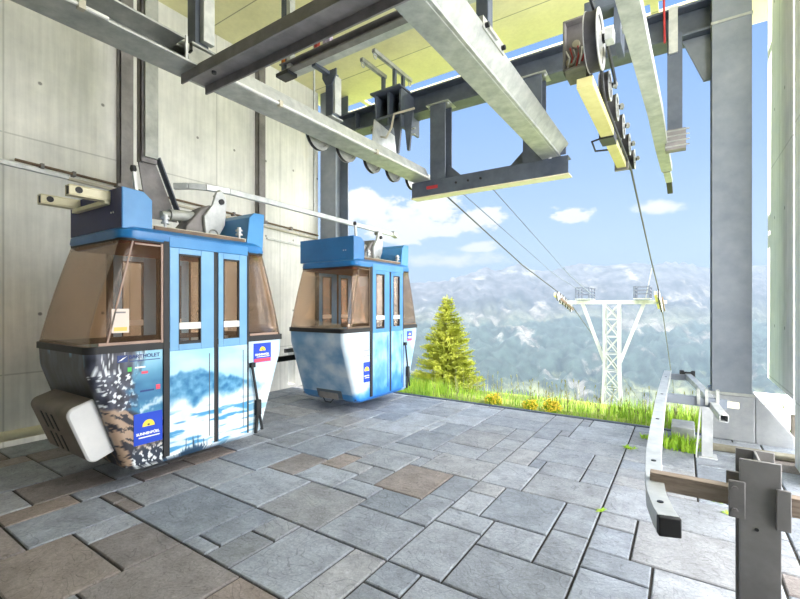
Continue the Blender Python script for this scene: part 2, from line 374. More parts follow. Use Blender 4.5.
# ------------------------------------------------------------------ STEEL COLUMNS
def column(x0, x1, y0, label, zb):
    t = thing('steel_column', ((x0+x1)/2, y0+.19, 0), label, 'column', 'steel columns carrying the roof beam')
    o = t.location; y1 = y0 + .38; m = MB()
    m.box(x0, x1, y0, y0+.022, zb, CZ); m.box(x0, x1, y1-.022, y1, zb, CZ); m.box((x0+x1)/2-.009, (x0+x1)/2+.009, y0+.022, y1-.022, zb, CZ)
    m.build('shaft', M['steel_m'], t, o, bevel=.004)
    m = MB().box(x0-.01, x1+.01, y0-.01, y1+.01, 4.66, 4.69).box(x0-.01, x1+.01, y0-.01, y1+.01, 5.02, 5.05)
    m.build('stiffener_plate', M['galv'], t, o, bevel=.003)
    return t
col_r = column(.262, .615, 5.97, 'tall grey steel column on a concrete plinth at the right edge of the platform', .53)
o = col_r.location
MB().box(.24, .64, 5.97, 6.37, 0, .5).build('plinth', M['plinth'], col_r, o, bevel=.012)
MB().box(.235, .645, 5.965, 6.375, .5, .53).build('base_plate', M['galv'], col_r, o, bevel=.003)
MB().prism([(.642,-.02),(.96,-.02),(.96,.12),(.642,.52)], (5.975, 6.25), lambda a, b, t: (a, t, b)).build('plinth_wing', M['plinth'], col_r, o, bevel=.01)
MB().prism([(-.02,4.66),(.262,4.66),(.262,4.12),(.19,4.12)], (6.13, 6.16), lambda a, b, t: (a, t, b)).build('gusset_plate', M['steel_m'], col_r, o, bevel=.003)
col_l = column(-6.03, -5.62, 6.2, 'dark steel column standing past the end of the left concrete wall', 0)

# ------------------------------------------------------------------ BEAMS
def beam(name, label, loc, cat='beam', group=None): return thing(name, loc, label, cat, group)
# big cross beam under the roof
t = beam('roof_beam', 'long dark I-beam running crosswise under the front edge of the ceiling', (-2.7, 6.2, 4.68)); o = t.location
MB().hsec((-5.62, 6.18, 4.87), (.262, 6.18, 4.85), .30, .37, .03, .02).build('girder', M['steel'], t, o, bevel=.004)
for x in (-5.0, -2.5, -1.0):
    MB().box(x-.008, x+.008, 6.04, 6.32, 4.71, 5.02).build('stiffener_plate', M['steel'], t, o)
# low front beam
t = beam('front_beam', 'short dark channel beam hanging low across the opening with a pale underside', (-2.5, 6.0, 3.23)); o = t.location
MB().chan((-3.70, 6.0, 3.36), (-1.27, 6.0, 3.36), .18, .24, .016, side=-1).build('channel', M['steel'], t, o, bevel=.003)
MB().box(-3.71, -1.26, 5.90, 6.10, 3.222, 3.24).build('bottom_plate', M['cream'], t, o, bevel=.002)
MB().box(-3.42, -3.22, 5.902, 5.909, 3.34, 3.39).build('red_mark', M['redw'], t, o)
for x in (-2.9, -2.7, -2.5):
    MB().lathe([(0,0),(.018,0),(.018,.012),(0,.012)], (x, 5.906, 3.37), (0,-1,0), 8, False).build('bolt', M['blackm'], t, o)
# posts from roof beam to front beam
for (x0, x1, lab) in ((-3.37, -3.1, 'left of the two thick dark posts standing on the low front beam'), (-1.88, -1.62, 'right thick dark post on the low front beam, beside the wide track beam')):
    xm = (x0+x1)/2
    t = thing('hanger_post', (xm, 6.05, 3.48), lab, 'post', 'thick posts on the front beam'); o = t.location
    m = MB().box(x0, x1, 5.93, 5.95, 3.48, 4.685).box(x0, x1, 6.15, 6.17, 3.48, 4.685).box(xm-.008, xm+.008, 5.94, 6.16, 3.48, 4.685)
    m.build('post_shaft', M['steel'], t, o, bevel=.003)
    MB().box(x0-.06, x1+.06, 5.9, 6.2, 4.665, 4.685).build('head_plate', M['galv'], t, o)
    s = 1 if x0 < -3 else -1
    xa = x1 if s > 0 else x0
    MB().prism([(xa, 3.48), (xa + s*.26, 3.48), (xa, 3.72)], (6.04, 6.06), lambda a, b, tt: (a, tt, b)).build('gusset_plate', M['steel'], t, o)
    for q in (-1, 1):
        MB().lathe([(0,0),(.022,0),(.022,.03),(0,.03)], (xm + q*(.16), 5.98, 4.635), (0,0,1), 8, False).build('bolt', M['galv_l'], t, o)

# left track beam (A)
def sheave_mesh(cx, cy, cz, R, wdt=.055):
    tyre = MB().lathe([(R*.78,-wdt*.42),(R*.985,-wdt*.42),(R*.95,-wdt*.15),(R*.95,wdt*.15),(R*.985,wdt*.42),(R*.78,wdt*.42)], (cx,cy,cz))
    disc = MB().lathe([(R*.16,-wdt*.6),(R*.26,-wdt*.6),(R*.3,-wdt*.12),(R*.76,-wdt*.2),(R*.80,-wdt*.5),(R,-wdt*.5),(R,-wdt*.43),(R*.8,-wdt*.41),(R*.8,wdt*.41),(R,wdt*.43),(R,wdt*.5),(R*.80,wdt*.5),(R*.76,wdt*.2),(R*.3,wdt*.12),(R*.26,wdt*.6),(R*.16,wdt*.6)], (cx,cy,cz))
    hub = MB().lathe([(0,-wdt*.8),(R*.16,-wdt*.8),(R*.16,wdt*.8),(0,wdt*.8)], (cx,cy,cz), n=14, closed=False)
    return tyre, disc, hub
def add_sheave(t, o, cx, cy, cz, R, wdt=.055):
    a, b, c = sheave_mesh(cx, cy, cz, R, wdt)
    s = b.build('sheave', M['sheave'], t, o)
    a.build('tyre', M['tyre'], s, o); c.build('hub', M['blackm'], s, o)
t = beam('track_beam', 'long galvanized track beam along the left wall with a row of rope wheels underneath', (-3.5, 3.0, 3.48), group='track beams'); o = t.location
MB().box(-3.65, -3.35, -1.2, 5.92, 3.48, 3.5).box(-3.64, -3.62, -1.2, 5.92, 3.5, 3.69).box(-3.62, -3.385, -1.2, 1.93, 3.672, 3.69).box(-3.62, -3.53, 1.93, 5.92, 3.672, 3.69).build('channel', M['galv'], t, o, bevel=.004)
MB().prism([(-3.375,3.5),(-3.36,3.5),(-3.43,3.675),(-3.53,3.72),(-3.53,3.69),(-3.45,3.66)], (1.95, 5.9), lambda a, b, tt: (a, tt, b)).build('side_cover', M['galv_l'], t, o, bevel=.002)
MB().box(-3.395, -3.38, 1.93, 1.95, 3.5, 3.70).build('end_plate', M['galv_l'], t, o)
MB().tube([(-3.335, -1.2, 3.49), (-3.335, 1.35, 3.49)], .014).tube([(-3.335, 2.2, 3.495), (-3.335, 5.8, 3.495)], .012).build('conduit', M['white'], t, o)
for y in (1.17, 2.85, 4.45):
    MB().box(-3.36, -3.315, y, y+.04, 3.465, 3.525).build('pipe_clamp', M['beige'], t, o)
for y in (3.87, 4.40, 4.98, 5.52, 6.08, 6.6):
    add_sheave(t, o, -3.80, y, 3.625, .195)
    MB().tube([(-3.80, y, 3.625), (-3.64, y, 3.6)], .02, 8, (0,0,1)).build('axle', M['galv'], t, o)
MB().bar((-3.72, 3.7, 3.72), (-3.72, 6.7, 3.70), .02, .14).box(-3.75, -3.63, 4.2, 4.26, 3.69, 3.8).box(-3.75, -3.63, 5.6, 5.66, 3.69, 3.8).build('sheave_carrier', M['galv'], t, o)
# wide track beam (d)
t = beam('track_beam', 'wide pale box-shaped track beam running forward overhead at the centre', (-1.48, 3.0, 3.48), group='track beams'); o = t.location
MB().prism([(-1.61,3.48),(-1.40,3.48),(-1.40,3.52),(-1.59,3.52),(-1.59,3.62),(-1.61,3.62)], (-1.2, 5.94), lambda a, b, tt: (a, tt, b)).build('channel', M['galv'], t, o, bevel=.004)
MB().prism([(-1.40,3.485),(-1.37,3.485),(-1.37,3.51),(-1.29,3.60),(-1.27,3.64),(-1.32,3.64),(-1.40,3.53)], (-1.2, 5.94), lambda a, b, tt: (a, tt, b)).build('side_lip', M['galv'], t, o, bevel=.003)
MB().box(-1.58, -1.3, 5.9, 5.93, 3.5, 3.62).build('end_plate', M['steel'], t, o)
MB().lathe([(0,0),(.02,0),(.02,.02),(0,.02)], (-1.37, 5.94, 3.53), (0,-1,0), 8, False).build('bolt', M['stwhite'], t, o)
MB().lathe([(0,0),(.02,0),(.02,.02),(0,.02)], (-1.5, 5.9, 3.49), (0,0,-1), 8, False).build('bolt', M['stwhite'], t, o)
# near cross beam (b): H on its side
t = beam('cross_beam', 'big grey H-beam laid sideways across the hall just under the left track beam', (-1.5, 2.12, 3.36)); o = t.location
MB().box(-3.6, 1.9, 2.012, 2.028, 3.40, 3.495).box(-3.6, 1.9, 2.235, 2.253, 3.40, 3.56).box(-3.6, 1.9, 2.028, 2.235, 3.47, 3.485).build('girder', M['steel_b'], t, o, bevel=.003)
MB().lathe([(0,0),(.02,0),(.02,.02),(0,.02)], (-3.3, 2.13, 3.47), (0,0,-1), 8, False).build('bolt', M['blackm'], t, o)
# thin brace (c)
t = beam('hanger_bar', 'thin grey crossbar between hanger posts below the ceiling behind the big cross beam', (-2.5, 3.47, 4.28)); o = t.location
MB().chan((-3.98, 3.45, 4.29), (.6, 3.45, 4.29), .09, .10, .012, side=1).build('bar', M['steel_b'], t, o, bevel=.002)
MB().bar((-3.95, 3.56, 4.26), (.6, 3.56, 4.26), .1, .012).build('cable_tray', M['galv_l'], t, o)
for k, (x, mm) in enumerate(((-3.93, 'orange'), (-3.40, 'redw'), (-3.27, 'lilac'), (-3.21, 'lilac'))):
    MB().box(x-.022, x+.022, 3.42, 3.47, 4.33, 4.33 + (.12 if k else .3)).build('clamp', M[mm], t, o)
# hanger posts on the left beam and wide beam
def hanger(name, x, y, z0, z1, lab, wx=.1, wy=.1, mat='steel'):
    t = thing(name, (x, y, z0), lab, 'post', 'hanger posts between track beams and ceiling'); o = t.location
    MB().chan((x, y, z0), (x, y, z1), wx, wy, .012, up=(0,1,0), side=1).build('post_shaft', M[mat], t, o, bevel=.002)
    MB().box(x-wx*.8, x+wx*.8, y-wy*.9, y+wy*.9, z0-.012, z0+.004).build('foot_plate', M['galv'], t, o)
    return t
t = hanger('hanger_post', -3.52, 2.12, 3.705, CZ, 'leftmost hanger post rising from the left track beam to the ceiling', .12, .12)
MB().box(-3.455, -3.40, 2.1, 2.2, 3.75, CZ).build('flat_cover', M['galv_l'], t, t.location)
MB().tube([(-3.5, 2.05, 3.72), (-3.42, 2.0, 3.68), (-3.38, 1.98, 3.6), (-3.42, 1.94, 3.53)], .01).build('cable', M['black'], t, t.location)
t = thing('hanger_post', (-3.94, 3.48, 4.22), 'hanger post with an angled top at the left end of the thin crossbar', 'post', 'hanger posts between track beams and ceiling'); o = t.location
MB().chan((-3.94, 3.47, 4.24), (-3.94, 3.47, 5.2), .07, .07, .01, up=(0,1,0), side=1).chan((-3.94, 3.47, 5.2), (-4.25, 3.47, CZ), .07, .07, .01, up=(0,1,0), side=1).build('post_shaft', M['steel'], t, o, bevel=.002)
MB().box(-3.89, -3.83, 3.44, 3.52, 4.26, 5.66).build('flat_cover', M['galv_l'], t, o)
MB().box(-4.03, -3.83, 3.40, 3.55, 4.2, 4.24).build('foot_plate', M['blackm'], t, o)
t = hanger('hanger_post', -3.50, 3.80, 3.715, 4.25, 'short hanger post standing on the left track beam under the thin crossbar', .11, .11)
MB().prism([(-3.6,4.27),(-3.38,4.27),(-3.38,4.2),(-3.45,4.1),(-3.54,4.1),(-3.6,4.2)], (3.735, 3.75), lambda a, b, tt: (a, tt, b)).build('head_plate', M['steel'], t, t.location)
MB().box(-3.44, -3.41, 3.75, 3.86, 3.76, 4.2).build('flat_cover', M['galv_l'], t, t.location)
MB().box(-3.54, -3.48, 3.5, 3.80, 4.22, 4.26).build('tie', M['steel'], t, t.location)
t = hanger('hanger_post', -1.33, 3.22, 3.65, CZ, 'dark hanger post clamped on top of the wide track beam', .1, .1)
MB().bar((-1.29, 3.05, 3.66), (-1.29, 3.5, 3.66), .04, .09).build('clamp_plate', M['galv'], t, t.location)
for y in (3.1, 3.45): MB().lathe([(0,0),(.02,0),(.02,.03),(0,.03)], (-1.27, y, 3.65), (1,0,0), 8, False).build('bolt', M['blackm'], t, t.location)

# eyelet arms over the roof beam and rope catcher below
def eyelet_arm(x, y0, y1, zt, lab, post_y):
    t = thing('eyelet_arm', (x, 6.1, 5.03), lab, 'bracket', 'eyelet arms above the roof beam'); o = t.location
    MB().hollow((x, y0, zt), (x, y1, zt), .06, .06, .008).build('arm', M['galv'], t, o, bevel=.002)
    for py in post_y: MB().bar((x, py, 5.045), (x, py, zt-.03), .05, .06, up=(0,1,0)).build('upright', M['steel'], t, o, bevel=.002)
    for y in (y0+.04, y1-.04):
        MB().lathe([(.034+.009*math.cos(a*math.pi/4), .009*math.sin(a*math.pi/4)) for a in range(8)], (x, y, zt-.072), (1,0,0), 16).build('eyelet', M['galv_l'], t, o)
    return t
eyelet_arm(-4.22, 5.25, 5.9, 5.36, 'left eyelet arm on a bent upright above the dark roof beam', (5.84,))
eyelet_arm(-3.93, 5.18, 6.25, 5.37, 'longer right eyelet arm on two uprights above the dark roof beam', (5.75, 6.0))
t = thing('rope_catcher', (-3.70, 5.7, 4.2), 'galvanized plate with two dark tapered fins and a bent hose hanging under the roof beam', 'bracket'); o = t.location
MB().box(-4.36, -4.32, 5.78, 6.35, 4.4, 5.03).box(-3.86, -3.82, 5.78, 6.35, 4.4, 5.03).box(-4.36, -3.82, 5.76, 6.03, 4.6, 4.64).box(-4.40, -3.80, 5.70, 6.1, 5.03, 5.06).box(-4.1, -4.06, 5.78, 6.03, 4.5, 5.03).build('frame', M['steel'], t, o, bevel=.003)
MB().bar((-4.18, 5.5, 4.3), (-4.18, 6.2, 4.2), .02, .42).build('plate', M['galv_l'], t, o, bevel=.002)
for x in (-3.95, -3.74):
    MB().prism([(x-.09, 4.62),(x+.09, 4.62),(x+.02, 4.02),(x-.02, 4.02)], (5.86, 5.90), lambda a, b, tt: (a, tt, b)).build('fin', M['steel'], t, o)
MB().tube([(-4.30, 5.7, 4.2), (-4.36, 5.7, 4.44), (-4.28, 5.7, 4.52), (-4.22, 5.7, 4.3), (-4.06, 5.7, 4.24), (-3.96, 5.7, 4.38), (-3.92, 5.72, 4.6), (-3.6, 5.84, 4.66)], .018).build('hose', M['beige'], t, o)
for z in (4.2, 4.3): MB().tube([(-3.72, 5.88, z+.06), (-3.62, 5.88, z+.06)], .015).build('bolt', M['galv'], t, o)

# right sheave train
SXX = -.66
t = thing('sheave_train', (-.7, 5.4, 3.5), 'row of rope wheels on a pale yellow carrier hanging at the right of the opening', 'pulley assembly'); o = t.location
add_sheave(t, o, SXX, 4.1, 3.833, .25, .11)
for y, z, R in ((4.74, 3.70, .145), (5.3, 3.70, .145), (5.9, 3.70, .145), (6.6, 3.695, .145), (7.3, 3.69, .145)):
    add_sheave(t, o, SXX, y, z, R, .095)
MB().box(-.80, -.665, 4.05, 5.4, 3.43, 3.515).box(-.79, -.675, 5.6, 6.75, 3.43, 3.505).build('carrier', M['yellowst'], t, o, bevel=.003)
MB().box(-.82, -.665, 5.38, 5.65, 3.41, 3.52).build('joint_box', M['blackm'], t, o, bevel=.003)
MB().box(-.82, -.65, 6.72, 6.78, 3.40, 3.52).build('end_plate', M['steel_b'], t, o)
for y in (4.74, 5.3, 5.9, 6.6, 7.3):
    MB().tube([(-.80, y, 3.70), (-.55, y, 3.70)], .022, 8).build('axle', M['galv'], t, o)
    MB().box(-.59, -.56, y-.02, y+.03, 3.675, 3.73).build('nut_block', M['galv'], t, o)
MB().bar((-.75, 4.3, 3.66), (-.75, 7.4, 3.66), .03, .14).bar((-.57, 4.2, 3.83), (-.57, 4.8, 3.72), .015, .08).build('rocker', M['blackm'], t, o)
MB().box(-.55, -.49, 4.45, 4.75, 3.95, 4.3).box(-.80, -.47, 4.4, 4.6, 4.3, 4.4).build('fork', M['steel'], t, o, bevel=.003)
MB().box(-.545, -.44, 4.5, 4.6, 4.1, CZ-.003).build('suspension_post', M['galv'], t, o, bevel=.003)
MB().box(-.57, -.50, 4.03, 4.15, 3.78, 3.88).build('bearing_block', M['galv_l'], t, o, bevel=.006)
MB().tube([(-.81, 5.6, 3.5), (-.93, 5.6, 3.48), (-.93, 5.85, 3.44), (-.79, 5.95, 3.46)], .012).build('cable', M['black'], t, o)
t2 = thing('switch_box', (-.86, 4.3, 3.75), 'dark open electrical box with red and white wires beside the biggest rope wheel', 'electrical box'); o2 = t2.location
MB().box(-.97, -.77, 4.36, 4.6, 3.74, 4.22).box(-.97, -.95, 4.28, 4.36, 3.74, 4.22).box(-.97, -.77, 4.28, 4.36, 4.2, 4.22).box(-.97,-.77,4.28,4.36,3.74,3.76).build('housing', M['steel_b'], t2, o2, bevel=.004)
for k in range(6):
    x = -.94 + .026*k
    MB().tube([(x, 4.352, 3.79+.02*(k%3)), (x+.03, 4.30, 3.86), (x-.01+.01*k, 4.33, 3.95+.02*(k%2))], .008).build('wire', M['redw' if k % 2 else 'stwhite'], t2, o2)
for x, z in ((-.92, 3.84), (-.86, 4.0)): MB().lathe([(0,0),(.035,0),(.035,.03),(0,.03)], (x, 4.36, z), (0,-1,0), 14, False).build('terminal', M['beige'], t2, o2)

# diagonal guide bar at right and its hanger
t = thing('guide_bar', (-.25, 5.0, 3.4), 'pale overhead guide bar running forward at the right with a bent dark tip', 'guide rail'); o = t.location
pts = [(-.30, 1.2), (-.295, 3.0), (-.24, 5.0), (-.23, 6.1), (-.205, 7.2)]
m = MB()
for a, b in zip(pts, pts[1:]):
    m.bar((a[0], a[1], 3.41), (b[0], b[1], 3.41), .13, .012); m.bar((a[0]+.06, a[1], 3.45), (b[0]+.06, b[1], 3.45), .012, .09); m.bar((a[0]-.03, a[1], 3.435), (b[0]-.03, b[1], 3.435), .03, .05)
m.build('profile', M['galv'], t, o, bevel=.002)
MB().bar((-.205, 7.2, 3.42), (-.19, 7.75, 3.40), .09, .05).build('bent_end', M['galv'], t, o, bevel=.004)
MB().bar((-.19, 7.74, 3.40), (-.185, 8.15, 3.32), .075, .06).build('rubber_tip', M['black'], t, o, bevel=.006)
t = thing('hanger_post', (-.09, 6.0, 3.35), 'dark flat hanger with bolted clamp holding the overhead guide bar on the right', 'post'); o = t.location
MB().hollow((-.09, 6.0, 3.4), (-.09, 6.0, 4.685), .15, .08, .008, up=(0,1,0)).build('post_shaft', M['steel'], t, o, bevel=.003)
MB().box(-.185, .02, 5.94, 6.06, 3.32, 3.56).build('clamp_plate', M['steel_b'], t, o, bevel=.003)
for z in (3.36, 3.42, 3.48, 3.54): MB().tube([(-.19, 5.94, z), (.055, 5.94, z)], .009).build('bolt', M['galv'], t, o)
MB().box(-.15, -.06, 5.93, 5.96, 4.45, 5.0).build('strap', M['galv_l'], t, o)
MB().tube([(-.19, 5.95, 4.6), (-.2, 5.95, 5.2), (-.19, 5.95, CZ)], .012).build('red_wire', M['redw'], t, o)

# ------------------------------------------------------------------ ROPES
def rope(name, pts, rad, mat, lab, cat='cable', n=6): 
    org = pts[len(pts)//2]
    o = MB().tube(pts, rad, n).build(name, mat, None, org); return tag(o, lab, cat)
YT = 17.1; TX = -2.165
rope('haul_rope', [(-3.80, -1.69, 3.82), (-3.80, 6.62, 3.80), (-3.80, 7.0, 3.70), (-3.80, 7.4, 3.58), (-3.80, 12, 2.62), (-3.80, YT-.4, 1.87), (-3.80, YT+.5, 1.70), (-3.80, 60, -11.4)], .016, M['rope'], 'thick dark haul rope leaving the left beam towards the left arm of the tower')
rope('haul_rope', [(-.66, -1.69, 4.10), (-.66, 4.05, 4.10), (-.66, 4.25, 4.05), (-.66, 4.42, 3.86), (-.66, 4.58, 3.62), (-.66, 4.74, 3.54), (-.66, 5.3, 3.54), (-.66, 6.6, 3.535), (-.66, 7.3, 3.52), (-.665, 7.6, 3.48), (-.67, 12, 2.62), (-.68, YT-.4, 1.87), (-.68, YT+.5, 1.70), (-.68, 60, -11.4)], .016, M['rope'], 'thick dark haul rope leaving the right wheels towards the right arm of the tower')
rope('signal_cable', [(-2.86, 6.0, 3.24), (-2.95, 12, 2.35), (-3.05, YT, 1.9)], .009, M['ropel'], 'thin cable from under the front beam, the left of two faint ones')
rope('signal_cable', [(-2.37, 6.0, 3.24), (-2.55, 12, 2.3), (-2.7, YT, 1.75)], .009, M['ropel'], 'thin cable from under the front beam, the right of two faint ones')

# ------------------------------------------------------------------ WALL FITTINGS
def wallpost(y0, y1, z0, lab):
    ym = (y0+y1)/2
    t = thing('wall_post', (WX+.05, ym, z0), lab, 'post', 'steel posts along the left wall'); o = t.location
    MB().box(WX+.002, WX+.02, y0, y1, z0, CZ-.002).box(WX+.02, WX+.10, y0, y0+.015, z0, CZ-.002).box(WX+.085, WX+.10, y0, y1, z0, CZ-.002).build('post_shaft', M['steel_b'], t, o, bevel=.002)
    MB().box(WX+.004, WX+.12, y0-.03, y1+.03, z0-.02, z0+.02).build('foot_clip', M['steel_b'], t, o)
    return t
wallpost(2.54, 2.70, 3.02, 'dark wall post on the concrete, left of the flared hanger above the near cabin')
wallpost(4.66, 4.80, 2.92, 'dark slim wall post on the concrete above the far end of the near cabin')
t = thing('flared_hanger', (-4.72, 2.4, 2.42), 'grey hanger post with a flared foot behind the near cabin roof', 'post'); o = t.location
m = MB().box(-4.78, -4.70, 2.20, 2.215, 3.0, CZ).box(-4.72, -4.70, 2.20, 2.37, 3.0, CZ).build('post_shaft', M['steel_b'], t, o, bevel=.002)
MB().prism([(2.20,3.05),(2.37,3.05),(2.62,2.43),(2.30,2.43)], (-4.775, -4.755), lambda a, b, tt: (tt, a, b)).build('flared_plate', M['steel_b'], t, o)
MB().bar((-4.72, 2.385, 3.08), (-4.72, 2.65, 2.42), .09, .014, up=(0,1,.5)).build('flange', M['steel'], t, o)
MB().box(-4.70, -4.66, 2.23, 2.36, 3.05, CZ).build('face_cover', M['galv'], t, o)
t = thing('wall_pipe', (WX+.06, 3.8, 2.95), 'thin brown pipe running along the left concrete wall', 'pipe'); o = t.location
MB().tube([(WX+.06, 1.53, 3.065), (WX+.06, 3.6, 2.98), (WX+.06, 6.1, 2.865)], .016).build('pipe', M['brown'], t, o)
for y in (1.75, 2.05, 3.0, 4.2, 5.4): MB().box(WX, WX+.08, y, y+.03, 3.07-.042*(y-1.5)-.03, 3.07-.042*(y-1.5)+.025).build('clip', M['steel_b'], t, o)
t = thing('wall_channel', (WX+.03, 3.0, 2.9), 'pale cable channel fixed along the left concrete wall below the brown pipe', 'rail'); o = t.location
MB().bar((WX+.025, .2, 3.06), (WX+.025, 2.02, 3.0), .05, .05).build('wide_channel', M['galv_l'], t, o, bevel=.003)
MB().bar((WX+.025, 2.02, 2.985), (WX+.025, 6.1, 2.80), .05, .028).build('slim_channel', M['beige'], t, o, bevel=.003)
MB().bar((WX+.012, 4.9, 2.66), (WX+.012, 6.1, 2.60), .024, .03).build('lower_channel', M['galv'], t, o)
t = thing('floor_rail', (-5.94, 1.0, 0), 'pale round-topped steel rail on the floor along the foot of the left wall', 'rail'); o = t.location
MB().tube([(-5.95, -1.6, .115), (-5.95, 3.4, .115)], .055, 12).build('pipe', M['cream'], t, o)
m = MB()
for y in (-1, 0, 1, 2, 3): m.box(-6.02, -5.90, y, y+.08, 0, .08)
m.build('support', M['steel'], t, o)
t = thing('buffer_rail', (-5.3, 5.0, 0), 'black horizontal bumper rail on posts between the two cabins near the wall', 'rail'); o = t.location
MB().bar((-5.35, 4.1, .64), (-5.35, 5.9, .64), .05, .085).build('bar', M['blackm'], t, o, bevel=.004)
MB().bar((-5.35, 4.7, .76), (-5.35, 5.25, .76), .05, .06).box(-5.37,-5.33,4.9,5.0,.68,.74).build('upper_block', M['steel_b'], t, o, bevel=.004)
for y in (4.15, 5.8): MB().box(-5.38, -5.32, y, y+.05, 0, .62).build('leg', M['blackm'], t, o)
# suspension rail over the cabins
t = thing('suspension_rail', (-4.2, 4.2, 2.7), 'long flat steel rail above both cabins, curving at its near end', 'rail'); o = t.location
pts = [(-4.46, 2.42, 2.745), (-4.36, 2.52, 2.755), (-4.27, 2.66, 2.76), (-4.21, 2.9, 2.76), (-4.2, 3.4, 2.755), (-4.2, 6.12, 2.72)]
m = MB()
for a, b in zip(pts, pts[1:]): m.bar(a, b, .05, .062)
m.build('rail_bar', M['galv_l'], t, o, bevel=.004)
MB().bar((-4.2, 6.06, 2.74), (-4.2, 6.2, 2.70), .08, .075).build('end_block', M['galv'], t, o, bevel=.006)
MB().bar((-4.2, 4.2, 2.775), (-4.2, 4.2, CZ), .02, .02, up=(0,1,0)).build('drop_rod', M['galv_l'], t, o)

# ------------------------------------------------------------------ CABINS
HW = .525
def halflen(z):
    pts = [(.15, .64), (.19, .665), (.98, .925), (1.17, .935)]
    for (z0, a), (z1, b) in zip(pts, pts[1:]):
        if z <= z1: return a + (b - a) * (z - z0) / (z1 - z0)
    return .935
def fb(x, y, s=0., o=4): return noise.fractal(Vector((x, y, s)), 1.0, 2.0, o)   # about -1..1
def mixc(a, b, t): t = max(0, min(1, t)); return tuple(a[i] + (b[i]-a[i])*t for i in range(3))
def sm(a, b, x): t = max(0, min(1, (x-a)/(b-a))); return t*t*(3-2*t)
def art_near(side, u, z):
    """printed winter landscape, u = position along the face, z = height"""
    if side in ('+x', '-x'):
        y = u
        if y < -.35:
            c = mixc((64, 132, 172), (150, 206, 232), sm(.85, 1.12, z + .04*fb(y*3, z*3)))
            c = mixc(c, (40, 104, 150), sm(.9, .86, z) * sm(.6, .66, z) * (.5+.5*fb(y*9, z*14, 2)))
            tr = fb(y*16, z*10, 4, 5)
            edge = -.60 + .10*fb(z*7, 1, 8) + .22*(z-.85)
            snowy = fb(y*30, z*34, 9, 3)
            c2 = mixc((36, 38, 52), (86, 92, 110), .5+tr)
            if snowy > .28: c2 = (226, 232, 240)
            c = mixc(c, c2, sm(edge+.05, edge-.04, y + .06*tr) * sm(.58, .66, z + .05*tr))
            rk = sm(.63, .58, z + .06*fb(y*5, z*5, 3) + .38*(y+.55))
            r = (172, 148, 128) if fb(y*7, z*22+y*14, 5, 4) < .14 else (44, 44, 54)
            c = mixc(c, r, rk)
            bt = fb(y*34, z*30, 7, 3)
            c = mixc(c, (228, 234, 238) if bt > .22 else (40, 50, 66), sm(.40, .30, z + .04*bt + .10*(-.35-y)) * (1 if y > -.62 else 0))
            c = mixc(c, (222, 236, 244), sm(.05, 0, abs(z - (.66+.35*(y+.5)) + .03*bt)) * .8 * (1 if y > -.56 else 0))
            return c
        sky = mixc((150, 204, 236), (188, 222, 242), .5 + fb(y*2, z*4))
        ridge = .90 - .34*max(0, y-.02) + .05*fb(y*6, 0, 1) - .22*max(0, -.22-y)
        mt = mixc((40, 112, 160), (110, 168, 204), .5 + .9*fb(y*14, z*16, 3, 5))
        c = mixc(sky, mt, sm(ridge+.02, ridge-.02, z))
        cl = mixc((206, 226, 240), (236, 242, 246), .5 + fb(y*6, z*9, 5))
        c = mixc(c, cl, sm(.70, .58, z + .10*fb(y*6, z*3, 11)))
        st = fb(y*3 + z*2, z*17, 6, 4)
        c = mixc(c, (70, 150, 200), sm(.08, .34, st) * sm(.62, .5, z))
        th = .15 + .22*max(0, fb(y*40, 0, 2, 3))*sm(.30, .0, abs(y + .10)) + .07*sm(.20, .02, abs(y + .12)) + .02*fb(y*90, z*6, 1)
        c = mixc(c, (40, 74, 104), sm(th+.02, th-.01, z) * sm(.40, .25, y))
        c = mixc(c, (226, 234, 240), sm(.4, .62, y) * .55)
        return c
    x = u
    t = fb(x*12, z*5, 3, 5)
    c = mixc((14, 16, 24), (50, 60, 78), .5 + t)
    c = mixc(c, (96, 160, 190), sm(.12, .4, fb(x*7, z*2.6, 8)) * sm(.82, 1.0, z))
    if side == '-y' and z < .62 and fb(x*8, z*9, 4) > .15: c = (150, 128, 108)
    return c
def art_far(side, u, z):
    n = fb(u*2.2, z*3, 12, 5)
    c = mixc((92, 150, 208), (206, 222, 236), .55 + 1.1*n)
    if side in ('+x', '-x'):
        if -.37 < u < .46:
            c = mixc((86, 152, 214), (150, 196, 232), .5 + 1.3*fb(u*5, z*3, 4))
            c = mixc(c, (34, 116, 200), sm(.55, .2, z + .2*fb(u*6, z*4, 9)))
        elif u <= -.37:
            c = mixc((186, 208, 226), (224, 232, 238), .5 + n)
            c = mixc(c, (30, 120, 206), sm(.36, .18, z + .1*n))
        else:
            c = mixc((120, 172, 220), (186, 212, 234), .5 + n)
    else:
        c = mixc((112, 158, 200), (204, 218, 230), .55 + 1.1*n + .25*(u*.6))
        if z < .30 and -.2 < u < .28 and side == '-y': c = (84, 96, 108)
        elif z < .26: c = mixc(c, (40, 118, 190), .7)
    return c

